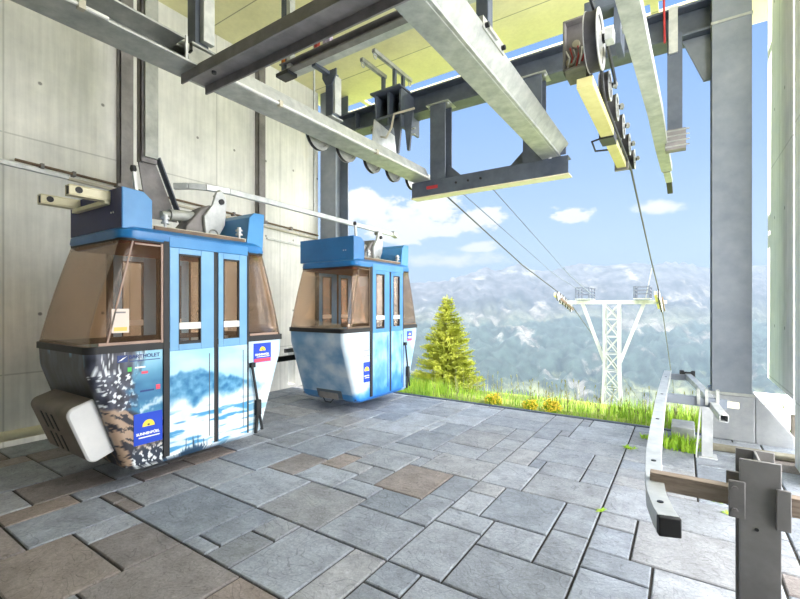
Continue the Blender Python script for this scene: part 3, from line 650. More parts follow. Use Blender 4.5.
def ring(hw, hl, rad, nx, ny, nc):
    """rounded rectangle path, counter-clockwise from (+hw,-hl+rad); returns (x,y,side)"""
    out = []
    for k in range(nx+1): out.append((hw, -hl+rad + (2*hl-2*rad)*k/nx, '+x'))
    for k in range(1, nc): a = math.pi/2*k/nc; out.append((hw-rad+rad*math.cos(a), hl-rad+rad*math.sin(a), '+x'))
    for k in range(ny+1): out.append((hw-rad-(2*hw-2*rad)*k/ny, hl, '+y'))
    for k in range(1, nc): a = math.pi/2*(1+k/nc); out.append((-hw+rad+rad*math.cos(a), hl-rad+rad*math.sin(a), '-x'))
    n2 = 24
    for k in range(n2+1): out.append((-hw, hl-rad-(2*hl-2*rad)*k/n2, '-x'))
    for k in range(1, nc): a = math.pi*(1+.5*k/nc); out.append((-hw+rad+rad*math.cos(a), -hl+rad+rad*math.sin(a), '-y'))
    for k in range(ny+1): out.append((-hw+rad+(2*hw-2*rad)*k/ny, -hl, '-y'))
    for k in range(1, nc): a = math.pi*(1.5+.5*k/nc); out.append((hw-rad+rad*math.cos(a), -hl+rad+rad*math.sin(a), '+x'))
    return out
def loft(rings, closed=True, cap0=False, cap1=False, mb=None):
    m = mb or MB(); n = len(rings[0]); b = len(m.v)
    for r in rings: m.v += [tuple(p) for p in r]
    for i in range(len(rings)-1):
        for k in range(n if closed else n-1):
            k2 = (k+1) % n
            m.quadface((b+i*n+k, b+i*n+k2, b+(i+1)*n+k2, b+(i+1)*n+k))
    if cap0: m.quadface([b+k for k in range(n)][::-1])
    if cap1: m.quadface([b+(len(rings)-1)*n+k for k in range(n)])
    return m
def text_part(parent, s, size, y, z, x, mat, name='lettering', bold=0):
    cu = bpy.data.curves.new('tmp', 'FONT'); cu.body = s; cu.size = size; cu.extrude = .0008; cu.offset = bold; cu.space_character = 1.02
    ob = bpy.data.objects.new('tmp', cu); C.objects.link(ob)
    bpy.context.view_layer.update()
    dg = bpy.context.evaluated_depsgraph_get()
    me = bpy.data.meshes.new_from_object(ob.evaluated_get(dg)); me.name = name
    bpy.data.objects.remove(ob)
    me.transform(Matrix(((0,0,1,x),(1,0,0,y),(0,1,0,z),(0,0,0,1))))
    me.materials.clear(); me.materials.append(mat)
    o = bpy.data.objects.new(name, me); C.objects.link(o); o.parent = parent
    return o
def sticker(parent, y0, y1, z0, z1, x, shear=0, red=False, small=False):
    s = MB().box(x-.004, x, y0, y1, z0, z1).build('sticker', M['stblue'], parent); h = z1-z0; wd = y1-y0; cy = (y0+y1)/2
    s['label'] = 'blue sticker with a yellow rising sun'
    zc = z0 + h*(.56 if not red else .60); R = h*.17
    pts = [(cy + R*1.12*math.cos(math.pi*k/14), zc + R*1.25*math.sin(math.pi*k/14)) for k in range(15)]
    MB().prism(pts, (x, x+.002), lambda a, b, t: (t, a, b)).build('sun_emblem', M['styellow'], s)
    q = [(cy + R*.25*math.cos(2*math.pi*k/8), zc + R*.3 + R*.2*math.sin(2*math.pi*k/8)) for k in range(8)]
    MB().prism(q, (x+.0015, x+.003), lambda a, b, t: (t, a, b)).build('sun_mark', M['brown'], s)
    text_part(s, 'SUNNENBÜEL', wd*.128, y0+wd*.075, z0+h*(.30 if not red else .36), x+.001, M['stwhite'], bold=.0012)
    MB().bar((x+.001, y0+wd*.16, z0+h*(.22 if not red else .29)), (x+.001, y1-wd*.1, z0+h*(.22 if not red else .29)), .002, h*.035).build('text_strip', M['stwhite'], s)
    if red:
        MB().box(x, x+.001, y0+wd*.03, y1-wd*.03, z0+h*.02, z0+h*.2).build('red_band', M['stred'], s)
    return s

def make_cabin(name, yc, label, art, near):
    X0 = -4.232
    t = thing(name, (X0, yc, 0), label, 'gondola', 'gondola cabins on the platform')
    # lower shell with the printed wrap
    zs = [.15] + [.19 + (.96-.19)*k/92 for k in range(93)] + [1.0, 1.04, 1.08, 1.13]
    rings = []; cols = []
    for z in zs:
        hl = halflen(z); inset = .03 if z < .16 else 0
        rg = ring(HW-inset, hl-inset, .07, 210, 90, 5)
        rings.append([(x, y, z) for x, y, s in rg])
        for x, y, s in rg:
            u = y if s in ('+x', '-x') else x
            cols.append(lin(art(s, u, z)))
    m = loft(rings, cap0=True)
    m.build('lower_shell', M['paint'], t, colors=cols)
    # floor and benches
    MB().box(-HW+.02, HW-.02, -.66, .66, .19, .21).build('floor_panel', M['greyfloor'], t)
    for s in (-1, 1):
        MB().box(-HW+.03, HW-.03, s*.46 if s > 0 else -.77, .77 if s > 0 else -.46, .57, .62).build('bench', M['maroon'], t, bevel=.01)
    # waist rubber band
    rg0 = ring(HW+.012, .945, .075, 20, 12, 6); zz = (1.125, 1.125, 1.18, 1.18)
    rr = []
    for (hw, hl), z in zip(((HW-.02, .91), (HW+.014, .947), (HW+.014, .947), (HW-.02, .91)), zz):
        rr.append([(x, y, z) for x, y, s in ring(hw, hl, .075, 20, 12, 6)])
    rr.append(rr[0]); loft(rr).build('waist_band', M['black'], t)
    # door posts, black seals
    for s in (-1, 1):
        for (a, b) in ((-.377, -.328), (.458, .478)):
            MB().box(s*HW-.025, s*HW+.016, a, b, .2, 2.05).build('door_seal', M['black'], t, bevel=.003)
        MB().box(s*HW-.02, s*HW+.008, .092, .135, .2, 2.02).build('door_seal', M['black'], t, bevel=.003)
    # doors
    for s in (1, -1):
        for (a, b, wa, wb, wz0, wz1) in ((-.325, .09, -.246, -.038, 1.155, 1.95), (.137, .456, .19, .368, 1.175, 1.945)):
            xa, xb = s*(HW-.01), s*(HW+.016)
            d = MB(); x0, x1 = min(xa, xb), max(xa, xb)
            d.box(x0, x1, a, wa, 1.10, 2.0).box(x0, x1, wb, b, 1.10, 2.0).box(x0, x1, wa, wb, wz1, 2.0).box(x0, x1, wa, wb, 1.10, wz0)
            leaf = d.build('door', M['bluel'] if near else M['bluem'], t, bevel=.004)
            # lower printed panel
            nu, nv = (52, 110) if s > 0 else (2, 2)
            p = MB(); pc = []
            for iz in range(nv+1):
                for iy in range(nu+1):
                    y = a + (b-a)*iy/nu; z = .20 + (1.10-.20)*iz/nv
                    p.v.append((xb, y, z)); pc.append(lin(art('+x', y, z)))
            for iz in range(nv):
                for iy in range(nu):
                    k = iz*(nu+1)+iy; p.quadface((k, k+1, k+nu+2, k+nu+1))
            b0 = len(p.v); p.box(x0, x1-.001 if s > 0 else x1, a, b, .20, 1.10); pc += [lin((90, 140, 190))]*8
            p.build('printed_panel', M['paint'], leaf, colors=pc)
            MB().box(s*(HW-.002)-.002, s*(HW-.002)+.002, wa, wb, wz0, wz1).build('window_pane', M['clear'], leaf)
            g = MB().box(x0, x1, wa, wa+.012, wz0, wz1).box(x0, x1, wb-.012, wb, wz0, wz1).box(x0, x1, wa, wb, wz1-.015, wz1).build('window_rubber', M['black'], leaf)
            MB().box(x0-.004, x1+.004, wa+.002, wb-.002, 1.285, 1.345).build('vent_bar', M['white'], leaf, bevel=.005)
            if s > 0: MB().box(x1, x1+.004, b-.05, b-.044, .28, 1.05).build('panel_seam', M['steel'], leaf)
    # end windows (bent acrylic)
    for s in (-1, 1):
        ya = -.375 if s < 0 else .478
        def path(hw, hl, y_start, rad):
            P = [(hw, y_start), (hw, s*(hl-rad))]
            for k in range(1, 7): a = math.pi/2*k/7; P.append((hw-rad+rad*math.cos(a), s*(hl-rad+rad*math.sin(a))))
            P += [(hw-rad, s*hl), (0, s*hl), (-hw+rad, s*hl)]
            for k in range(1, 7): a = math.pi/2*(1+k/7); P.append((-hw+rad+rad*math.cos(a), s*(hl-rad+rad*math.sin(a))))
            P += [(-hw, s*(hl-rad)), (-hw, y_start)]
            return P
        rws = []
        for k in range(7):
            q = k/6; z = 1.17 + (2.05-1.17)*q; hl = .932 + (.688-.932)*q + .012*math.sin(math.pi*q)
            rws.append([(x, y, z) for x, y in path(HW-.004*q, hl, ya, .075)])
        pane = loft(rws, closed=False).build('end_window', M['glass'], t, fixn=False)
        md = pane.modifiers.new('solid', 'SOLIDIFY'); md.thickness = .004
        # trims on the +X quarter panes
        m = MB(); sg = s
        m.bar((HW+.002, ya + sg*.02, 1.195), (HW+.002, sg*.86, 1.195), .010, .022)
        if s < 0:
            m.bar((HW+.004, ya-.012, 1.18), (HW+.004, ya-.012, 2.04), .012, .018, up=(0,1,0))
            m.bar((HW+.000, -.80, 1.2), (HW+.000, -.615, 2.02), .008, .012, up=(0,1,0)); m.bar((HW+.002, -.60, 2.0), (HW+.002, -.39, 2.0), .008, .014)
        m.build('window_trim', M['pinkfr'] if near else M['brown'], t)
    # roof
    prof = [(HW-.04, .66, 2.035), (HW+.012, .705, 2.035), (HW+.02, .715, 2.055), (HW+.012, .71, 2.105), (HW-.03, .66, 2.14), (HW-.12, .56, 2.155)]
    rr = [[(x, y, z) for x, y, s in ring(a, b, .12, 16, 10, 7)] for a, b, z in prof]
    loft(rr, cap1=True).build('roof', M['blue'] if True else None, t)
    rr = [[(x, y, z) for x, y, s in ring(a, b, .1, 8, 6, 5)] for a, b, z in ((HW-.02, .68, 2.0), (HW-.02, .68, 2.04))]
    loft(rr, cap0=True, cap1=True).build('lining', M['maroon'], t)
    MB().box(HW-.01, HW+.022, -.33, .46, 2.0, 2.09).build('door_header', M['bluem'], t, bevel=.004)
    rr = [[(x, y, z) for x, y, s in ring(a, b, .1, 16, 10, 6)] for a, b, z in ((HW-.01, .70, 2.02), (HW+.01, .703, 2.02), (HW+.012, .705, 2.04), (HW-.01, .70, 2.04))]
    rr.append(rr[0]); loft(rr).build('roof_seal', M['black'], t)
    # roof equipment
    MB().box(-.45, .46, -.5, .52, 2.15, 2.185).build('roof_plate', M['beige'], t, bevel=.004)
    MB().box(.455, .475, -.42, .48, 2.14, 2.175).build('plate_edge', M['brown'], t)
    fx = lambda a, b, tt: (tt, a, b)
    bx = MB().prism([(-.675, 2.12),(-.44, 2.12),(-.44, 2.385),(-.51, 2.445),(-.675, 2.455)], (-.53 if near else -.56, .48), fx).build('front_roof_box', M['bluem'] if near else M['blue'], t, bevel=.006)
    if near:
        fp = MB().box(-.525, .47, -.679, -.674, 2.125, 2.45).build('shade_sheet', M['navy'], bx); fp['label'] = 'dark navy sheet painting shade on the box front'  # added sheet: shade of the box front put into its colour
    for k in (0, 1): MB().lathe([(0,0),(.008,0),(.008,.004),(0,.004)], (.30+.04*k, -.679, 2.26), (0,-1,0), 8, False).build('rivet', M['stwhite'], bx)
    MB().prism([(.50, 2.14),(.70, 2.10),(.72, 2.47),(.59, 2.465),(.53, 2.41)], (-.48, .48), fx).build('rear_roof_box', M['bluem'], t, bevel=.006)
    if near:
        for xx, zz in ((-.35, 2.405), (.245, 2.395)):
            tb = MB().hollow((xx, -.965, zz), (xx, -.66, zz), .085, .085, .01).build('cream_bracket', M['cream'], t, bevel=.008)
            MB().bar((xx, -.958, zz), (xx, -.93, zz), .066, .066).build('dark_end', M['black'], tb)
            MB().lathe([(0,0),(.026,0),(.026,.004),(0,.004)], (xx+.042, -.90, zz+.005), (1,0,0), 12, False).build('hole', M['black'], tb)
    if near: MB().box(-.38, .28, -.72, -.665, 2.33, 2.365).build('bracket_arm', M['cream'], t, bevel=.004)
    MB().bar((.40, -.53, 2.44), (.40, -.55, 2.62), .028, .028, up=(0,1,0)).build('signal_rod', M['white'], t, bevel=.003)
    MB().lathe([(0,-.02),(.02,-.02),(.026,0),(.02,.03),(0,.03)], (.40, -.555, 2.635), (0,0,1), 10, False).build('rod_knob', M['black'], t)
    for yy in (-.32, .425):
        MB().lathe([(0,0),(.012,0),(.012,.09),(.035,.09),(.035,.105),(.022,.108),(.022,.125),(.035,.128),(.035,.145),(.02,.15),(.02,.17),(0,.17)], (.455, yy, 2.12), (0,0,1), 14, False).build('rubber_mount', M['galv_l'], t)
    # grip / hanger casting
    g = MB().prism([(.28, 2.22),(.42, 2.22),(.50, 2.36),(.52, 2.62),(.47, 2.72),(.40, 2.70),(.36, 2.56),(.26, 2.42)], (.07, .11), fx).build('grip_plate', M['galv_l'], t, bevel=.006)
    MB().lathe([(0,0),(.03,0),(.03,.02),(0,.02)], (.11, .45, 2.60), (1,0,0), 12, False).build('grip_bolt', M['blackm'], g)
    MB().prism([(.08, 2.18),(.38, 2.18),(.40, 2.40),(.36, 2.56),(.26, 2.50),(.10, 2.30)], (-.16, .06), fx).build('grip_body', M['steel_b'], t, bevel=.01)
    MB().tube([(-.04, -.02, 2.40), (-.04, .22, 2.42)], .055, 14).tube([(-.04, -.10, 2.39), (-.04, -.02, 2.40)], .035, 12).build('damper', M['galv'], t)
    MB().lathe([(.05+.008*math.cos(a*math.pi/4), .008*math.sin(a*math.pi/4)) for a in range(8)], (.12, .36, 2.24), (1,0,0), 20).build('ring', M['galv'], t)
    MB().bar((.02, .45, 2.66), (.02, .50, 2.735), .07, .05, up=(0,1,0)).build('grip_jaw', M['galv'], t, bevel=.005)
    # door lever
    m = MB().bar((HW+.035, .50, .89), (HW+.03, .63, .20), .02, .022, up=(0,1,0)).box(HW+.005, HW+.045, .49, .54, .86, .91).build('door_lever', M['blackm'], t, bevel=.003)
    MB().box(HW+.01, HW+.05, .55, .61, .36, .52).bar((HW+.03, .575, .4), (HW+.03, .55, .18), .025, .03, up=(0,1,0)).build('lever_cam', M['black'], m, bevel=.006)
    # stickers and lettering
    if near:
        sticker(t, -.61, -.383, .355, .61, HW+.006)
        sticker(t, .545, .765, .90, 1.10, HW+.006, red=True)
        lg = MB().box(HW+.001, HW+.004, -.73, -.655, 1.045, 1.10).build('emblem', M['stnavy'], t); lg['label'] = 'navy logo tile with a white flash'
        MB().prism([(-.722, 1.055),(-.70, 1.06),(-.662, 1.09),(-.69, 1.078)], (HW+.004, HW+.0055), fx).build('flash', M['stwhite'], lg)
        text_part(t, 'BARTHOLET', .043, -.648, 1.068, HW+.004, M['stnavy'], bold=.0008)
        MB().box(HW+.001, HW+.003, -.64, -.40, 1.043, 1.050).build('text_strip', M['stnavy'], t)
        MB().box(HW+.001, HW+.003, -.655, -.625, .965, 1.0).build('green_mark', M['stgreen'], t, bevel=.001)
        MB().box(HW+.001, HW+.003, -.60, -.52, .985, .997).build('white_mark', M['stwhite'], t)
        MB().box(HW+.001, HW+.003, -.55, -.50, .935, .955).build('red_mark', M['stred'], t)
        MB().box(HW+.001, HW+.003, -.435, -.40, .79, .83).build('red_mark', M['stred'], t)
        MB().box(HW+.001, HW+.003, -.56, -.45, .785, .80).build('text_strip', M['stnavy'], t)
        nt = MB().box(HW+.002, HW+.004, -.77, -.645, 1.28, 1.47).build('paper_notice', M['paper'], t)
        nt['label'] = 'pale printed notice on the window'
        MB().box(HW+.004, HW+.005, -.755, -.66, 1.295, 1.325).build('yellow_band', M['papery'], nt)
        MB().box(HW+.004, HW+.005, -.745, -.67, 1.435, 1.448).build('text_strip', M['steel_b'], nt)
        # vented box hung on the sloping near end
        e1 = Vector((0, .345, -.94)).normalized(); e2 = Vector((0, .94, .345)).normalized()  # down the slope / towards the cabin
        P = Vector((0, 1.252-yc, .705))
        def q(x, a, b): v = P + e1*a + e2*b; return (x, v.y, v.z)
        def rr4(x, ins):
            r = .06; out = []
            L_, W_ = .47, .205
            for (ca, cb, a0) in ((r, r, math.pi), (L_-r, r, 1.5*math.pi), (L_-.01, W_-.01, 0), (.01, W_-.01, .5*math.pi)):
                rad = r if cb == r else .01
                for k in range(6 if rad > .02 else 1):
                    an = a0 + (math.pi/2*k/5 if rad > .02 else math.pi/4)
                    out.append(q(x, ca + (rad-ins)*math.cos(an), cb + (rad-ins)*math.sin(an)))
            return out
        xl, xr = -.37, .42
        vb = loft([rr4(xl-.0, .03), rr4(xl+.03, 0), rr4(xr-.02, 0)], cap0=True, cap1=True).build('vented_box', M['vboxg'], t)
        vb['label'] = 'grey plastic box with slots and a white side panel'
        loft([rr4(xr-.02, 0), rr4(xr, 0), rr4(xr+.01, .012)], cap1=True).build('side_panel', M['vboxw'], vb)
        m = MB()
        for k in range(3):
            for a0 in (.07, .26):
                x = xl + .24 + .11*k
                MB().bar(q(x, a0, -.001), q(x, a0+.15, -.001), .028, .006, up=tuple(e2)).build('vent_slot', M['black'], vb)
        MB().box(-.3, .1, -.80, -.70, .66, .70).build('bracket', M['beige'], t)
    else:
        sticker(t, -.52, -.385, .42, .70, HW+.006)
        sticker(t, .60, .74, .92, 1.08, HW+.006, red=True)
        for z in (.86, .78): MB().box(HW+.001, HW+.003, -.52, -.40, z, z+.012).build('text_strip', M['steel_b'], t)
        MB().box(-.15, .2, -.69, -.67, .175, .26).build('end_plate', M['steel_b'], t)
        MB().tube([(-.1, -.66, .17), (-.05, -.67, .12), (.05, -.67, .12), (.1, -.66, .17)], .008).build('cable_loop', M['black'], t)
    return t
make_cabin('gondola_cabin', 2.292, 'nearer blue gondola cabin with a printed snowy mountain landscape and a grey vented box', art_near, True)
make_cabin('gondola_cabin', 5.177, 'farther blue gondola cabin with pale cloudy sky print at the platform edge', art_far, False)

# ------------------------------------------------------------------ RIGHT-HAND GUIDE RAIL
t = thing('guide_rail', (-.13, 4.0, 0), 'long bowed galvanized guide rail at knee height along the right of the platform', 'guide rail'); o = t.location
ctrl = [(-.165, 6.17), (-.17, 5.2), (-.165, 4.2), (-.152, 3.3), (-.14, 2.75), (-.122, 2.4), (-.100, 2.14), (-.068, 1.98), (-.05, 1.92)]
m = MB(); ZR = .665
for a, b in zip(ctrl, ctrl[1:]):
    A = Vector((a[0], a[1], ZR)); B = Vector((b[0], b[1], ZR)); ex = (B-A).normalized()*.003
    m.bar(A-ex, B+ex, .072, .01, oh=.03); m.bar(A-ex, B+ex, .01, .07, ow=-.031, oh=-.005); m.bar(A-ex, B+ex, .01, .07, ow=.031, oh=-.005)
m.build('rail_profile', M['galv_l'], t, o, bevel=.002)
MB().bar((-.053, 1.93, ZR-.004), (-.042, 1.90, ZR-.004), .078, .075).build('rubber_end', M['black'], t, o, bevel=.006)
for (x, y) in ((-.08, 2.03), (-.13, 2.55), (-.155, 3.5), (-.165, 4.5), (-.168, 5.6)):
    MB().lathe([(0,0),(.012,0),(.012,.003),(0,.003)], (x, y, ZR+.035), (0,0,1), 10, False).build('screw', M['blackm'], t, o)
MB().hollow((-.13, 2.28, .70-.0), (.20, 2.28, .70), .05, .075, .006).hollow((.30, 2.28, .70), (1.05, 2.28, .70), .05, .075, .006).build('cross_bar', M['rust'], t, o, bevel=.003)
MB().bar((-.15, 4.8, .62), (.32, 4.75, .62), .06, .08).build('cross_bar', M['steel_m'], t, o, bevel=.003)
MB().bar((-.16, 6.1, .64), (.06, 6.1, .64), .05, .07).build('cross_bar', M['steel_m'], t, o, bevel=.003)
MB().bar((.32, 4.75, .62), (.40, 4.74, .62), .05, .05).build('bar_end', M['cream'], t, o, bevel=.003)
# inner square tube
MB().hollow((.03, 6.2, .655), (.14, 5.4, .64), .062, .062, .006).hollow((.14, 5.4, .64), (.272, 4.35, .575), .062, .062, .006).build('inner_tube', M['galv_l'], t, o, bevel=.003)
MB().box(-.045, .0, 6.1, 6.16, .62, .72).box(.07, .11, 6.1, 6.16, .62, .72).bar((-.045, 6.13, .69), (.11, 6.13, .69), .02, .03).build('clamp', M['blackm'], t, o)
m = MB()
for x in (.11, .17, .25): m.box(x-.012, x+.012, 4.72, 4.78, .6, .74)
m.build('clamp', M['galv'], t, o)
MB().hollow((.19, 5.2, 0), (.19, 5.2, .62), .09, .09, .008, up=(0,1,0)).box(.12, .27, 5.12, 5.28, 0, .015).build('leg', M['galv_l'], t, o, bevel=.003)
MB().bar((.10, 5.1, .02), (.13, 4.85, .6), .05, .012, up=(1,0,0)).build('brace', M['white'], t, o)
# foreground H post (with its bolted plates) : carries the rail
t = thing('barrier_post', (.243, 2.3, 0), 'stout grey H-section steel post in the right foreground holding the guide rail', 'post', 'H posts of the barrier'); o = t.location
MB().box(.188, .318, 2.215, 2.227, 0, .875).box(.188, .318, 2.373, 2.385, 0, .875).box(.248, .258, 2.227, 2.373, 0, .872).build('post_shaft', M['post'], t, o, bevel=.003)
MB().box(.152, .206, 2.20, 2.213, .635, .785).build('bolt_plate', M['post'], t, o, bevel=.003); MB().box(.152, .206, 2.32, 2.333, .635, .785).build('bolt_plate', M['post'], t, o, bevel=.003)
MB().box(.30, .345, 2.20, 2.213, .62, .78).build('bolt_plate', M['post'], t, o, bevel=.003)
for z in (.665, .755): MB().lathe([(0,0),(.011,0),(.011,.008),(0,.008)], (.172, 2.2, z), (0,-1,0), 6, False).build('bolt', M['steel_b'], t, o)
MB().lathe([(0,0),(.007,0),(.007,.002),(0,.002)], (.243, 2.2145, .60), (0,-1,0), 8, False).build('hole', M['black'], t, o)
MB().box(.17, .336, 2.19, 2.41, 0, .012).build('foot_plate', M['post'], t, o)
t = thing('barrier_post', (1.05, 2.3, 0), 'second H-section steel post at the outer end of the rusty crossbar', 'post', 'H posts of the barrier'); o = t.location
MB().box(.98, 1.12, 2.215, 2.227, 0, .875).box(.98, 1.12, 2.373, 2.385, 0, .875).box(1.045, 1.055, 2.227, 2.373, 0, .872).build('post_shaft', M['post'], t, o, bevel=.003)

# stone block, step
tag(MB().box(-.12, .1, 5.60, 5.98, 0, .16).build('stone_block', M['stone'], None, (0, 5.8, 0), bevel=.012), 'square grey stone block behind the lime weeds near the right column', 'stone')
tag(MB().box(-.02, 1.0, 5.45, 5.58, 0, .05).build('stone_step', M['moss'], None, (.5, 5.5, 0), bevel=.015), 'low mossy stone strip on the floor in front of the right column', 'stone')
o = MB().tube([(.98, 6.15, -.1), (.985, 6.15, .32)], .03, 10).build('wooden_stake', M['wood'], None, (.98, 6.15, 0))
tag(o, 'short weathered stake standing in the grass right of the column plinth', 'stake')

# ------------------------------------------------------------------ GROUND OUTSIDE
def ground_z(x, y):
    if y < 6.6: b = -.08
    else: b = -.08 - .14*min(y-6.6, 2.5) - .30*max(0, y-9.1)
    return b + (.04*fb(x*.7, y*.7, 2) if y > 6.2 else 0)
g = MB()
ys = [6.07, 6.3, 6.6, 7, 7.4, 7.8, 8.3, 9, 10, 11.5, 13.5, 16, 19, 24, 32, 45, 70, 120, 220, 400, 700, 1020]
xs = [-1.0 + k*.06 for k in range(-16, 17)]
nx = 41
for y in ys:
    for k in range(nx):
        sp = 9 + (y-6)*1.5
        x = -2 + sp*(k/(nx-1)*2-1); g.v.append((x, y, ground_z(x, y)))
for i in range(len(ys)-1):
    for k in range(nx-1):
        b = i*nx+k; g.quadface((b, b+1, b+nx+1, b+nx))
struct(g.build('ground', M['soil'], smooth=60))
ap = MB().box(1.2, 3.6, -3, 6.0, -.3, -.06)  # added unseen apron, pale and short to send light up to the ceiling
struct(ap.build('ground.001', M['gravel'], smooth=0))

def blade(mb, x, y, z, h, wd, lean, ang):
    b = len(mb.v); c, s_ = math.cos(ang), math.sin(ang); lx, ly = lean*math.cos(ang+1.2), lean*math.sin(ang+1.2)
    mb.v += [(x-c*wd, y-s_*wd, z), (x+c*wd, y+s_*wd, z), (x+c*wd*.7+lx*.35, y+s_*wd*.7+ly*.35, z+h*.55), (x-c*wd*.7+lx*.35, y-s_*wd*.7+ly*.35, z+h*.55), (x+lx, y+ly, z+h)]
    mb.quadface((b, b+1, b+2, b+3)); mb.quadface((b+3, b+2, b+4))
gr = MB()
def blocked(x, y): return (x > .7 and y > 6.72) or (-.0 < x < .75 and y < 6.5) or (x < -5.5 and y < 6.7)
for k in range(15000):
    x = rnd.uniform(-5.6, 1.6); y = 6.09 + 2.6*rnd.random()**1.7
    if blocked(x, y): continue
    d = fb(x*1.3, y*1.1, 5)
    lush = 1 if (x < -3.5 or -.9 < x) else .22
    if rnd.random() > (.55 + .6*d) * (.35+.65*lush): continue
    h = rnd.uniform(.06, .19) * (.66+.64*lush) * (1.25 if y > 6.4 else .8)
    blade(gr, x, y, ground_z(x, y)-.01, h, rnd.uniform(.003, .007), rnd.uniform(.01, .09), rnd.uniform(0, 6.28))
tag(gr.build('meadow_grass', M['grass'], smooth=0, fixn=False), 'bright green meadow grass growing along the outer platform edge', 'grass', kind='stuff')
sk = MB()
for k in range(230):
    x = rnd.uniform(-3.6, 1.4); y = 6.2 + 1.6*rnd.random(); z = ground_z(x, y)
    if blocked(x, y): continue
    h = rnd.uniform(.22, .48); lx = rnd.uniform(-.05, .05)
    sk.bar((x, y, z), (x+lx, y, z+h), .003, .003, up=(0,1,0))
    if rnd.random() < .5: sk.bar((x+lx, y, z+h-.03), (x+lx*1.2, y, z+h+.015), .012, .010, up=(0,1,0))
    for q in range(2): blade(sk, x+lx*.5, y, z+h*rnd.uniform(.2, .6), .06, .008, .05, rnd.uniform(0, 6.28))
tag(sk.build('seed_stalks', M['stalk'], smooth=0, fixn=False), 'thin dry seed stalks standing above the meadow grass', 'grass', kind='stuff')

# yellow flowering clumps
def flower_clump(x, y, h, wd, lab):
    z0 = ground_z(x, y)
    t = thing('yellow_flower_clump', (x, y, z0), lab, 'flower', 'yellow flowering plants in the meadow')
    m = MB(); f = MB()
    for k in range(60):
        a = rnd.uniform(0, 6.28); r_ = wd*math.sqrt(rnd.random()); hh = h*rnd.uniform(.45, 1)*(1-.4*r_/wd)
        px_, py_ = r_*math.cos(a), r_*math.sin(a)
        m.bar((px_*.4, py_*.4, 0), (px_, py_, hh), .005, .005, up=(0,1,0))
        blade(m, px_*.7, py_*.7, hh*.4, .08, .012, .06, a)
        for q in range(4):
            fx_, fy_, fz_ = px_+rnd.uniform(-.03,.03), py_+rnd.uniform(-.03,.03), hh+rnd.uniform(-.07,.02)
            f.lathe([(0,.012),(.016,.0),(0,-.012)], (fx_, fy_, fz_), (rnd.uniform(-1,1), rnd.uniform(-1,1), 1), 5, False)
    m.build('stems', M['weed'], t, smooth=0, fixn=False); f.build('blossoms', M['flower'], t)
flower_clump(-1.62, 6.45, .27, .13, 'densest yellow flowering plant, just left of the tower foot')
flower_clump(-1.95, 6.5, .16, .10, 'low yellow flowering plant beside the densest one')
flower_clump(-2.55, 6.55, .18, .12, 'yellow flowering plant midway between the spruce and the tower')
# weeds on the platform
def weed(x, y, r_, h, lab, n=70):
    t = MB()
    for k in range(n):
        a = rnd.uniform(0, 6.28); q = r_*math.sqrt(rnd.random())
        blade(t, x+q*math.cos(a), y+q*math.sin(a), -.004, h*rnd.uniform(.4, 1), .010, rnd.uniform(.02, .06), rnd.uniform(0, 6.28))
    o = t.build('weed_tuft', M['weed'], None, (x, y, 0), smooth=0, fixn=False)
    tag(o, lab, 'weed', 'lime green weeds in the paving')
weed(-.02, 5.42, .22, .13, 'largest lime green weed clump beside the grey stone block', 260)
weed(-.34, 5.55, .07, .05, 'small weed tuft in the joint near the platform edge, left of the guide rail', 60)
weed(-.48, 5.05, .05, .03, 'narrow weed streak in the long joint left of the guide rail', 34)
weed(-.51, 3.41, .02, .02, 'tiny weed where the long joints cross in the middle of the paving', 14)
weed(.20, 4.07, .04, .02, 'small weed on the paving just above the rusty crossbar, left of the foreground post', 26)
weed(.28, 3.88, .05, .02, 'flat weed in a paving joint touching the outline of the foreground post', 18)

# ------------------------------------------------------------------ SPRUCE
SX, SY = -4.16, 8.05
t = thing('spruce_tree', (SX, SY, ground_z(SX, SY)), 'small sunlit yellow-green spruce in the meadow right of the far cabin', 'tree')
H = 1.98
MB().tube([(0,0,-.1), (.01,0,H*.5), (0,0,H*.97)], .035, 8, (0,1,0), r1=.006).build('trunk', M['bark'], t)
fo = MB()
def spike(mb, p, d, l, w_):
    b = len(mb.v); p = Vector(p); d = Vector(d).normalized(); s_ = d.orthogonal().normalized(); u_ = d.cross(s_)
    for k in range(3):
        a = 2.094*k; mb.v.append(tuple(p + s_*math.cos(a)*w_ + u_*math.sin(a)*w_))
    mb.v.append(tuple(p + d*l))
    mb.quadface((b, b+1, b+3)); mb.quadface((b+1, b+2, b+3)); mb.quadface((b+2, b, b+3))
z = .05
while z < H*.97:
    f_ = 1 - z/H; R = .74*f_**.85 + .03
    nb_ = max(6, int(22*f_+6))
    for k in range(nb_):
        a = rnd.uniform(0, 6.28); L_ = R*rnd.uniform(.62, 1.08); droop = rnd.uniform(-.1, .3); zj = z + rnd.uniform(-.05, .05)
        d = Vector((math.cos(a), math.sin(a), 0)); n_ = max(4, int(L_/.035))
        for q in range(n_):
            s_ = (q+1)/n_; p = d*(L_*s_) + Vector((0, 0, zj - droop*L_*s_ + .18*L_*s_*s_))
            for sd in (-1, 1):
                side = Vector((-d.y, d.x, 0))*sd
                spike(fo, p, d*.7 + side*.9 + Vector((0,0,rnd.uniform(-.25,.35))), (.05+.15*L_*(1-s_))*rnd.uniform(.7,1.2)+.025, .014)
            spike(fo, p, d + Vector((0,0,rnd.uniform(-.1,.5))), .06, .010)
            if rnd.random() < .8: spike(fo, p, d*.4 + Vector((0,0,-.9)), .08*rnd.uniform(.6,1.3), .012)
            if rnd.random() < .6: spike(fo, p, d*.5 + Vector((0,0,.9)), .07*rnd.uniform(.6,1.3), .012)
    z += .062 + .02*f_
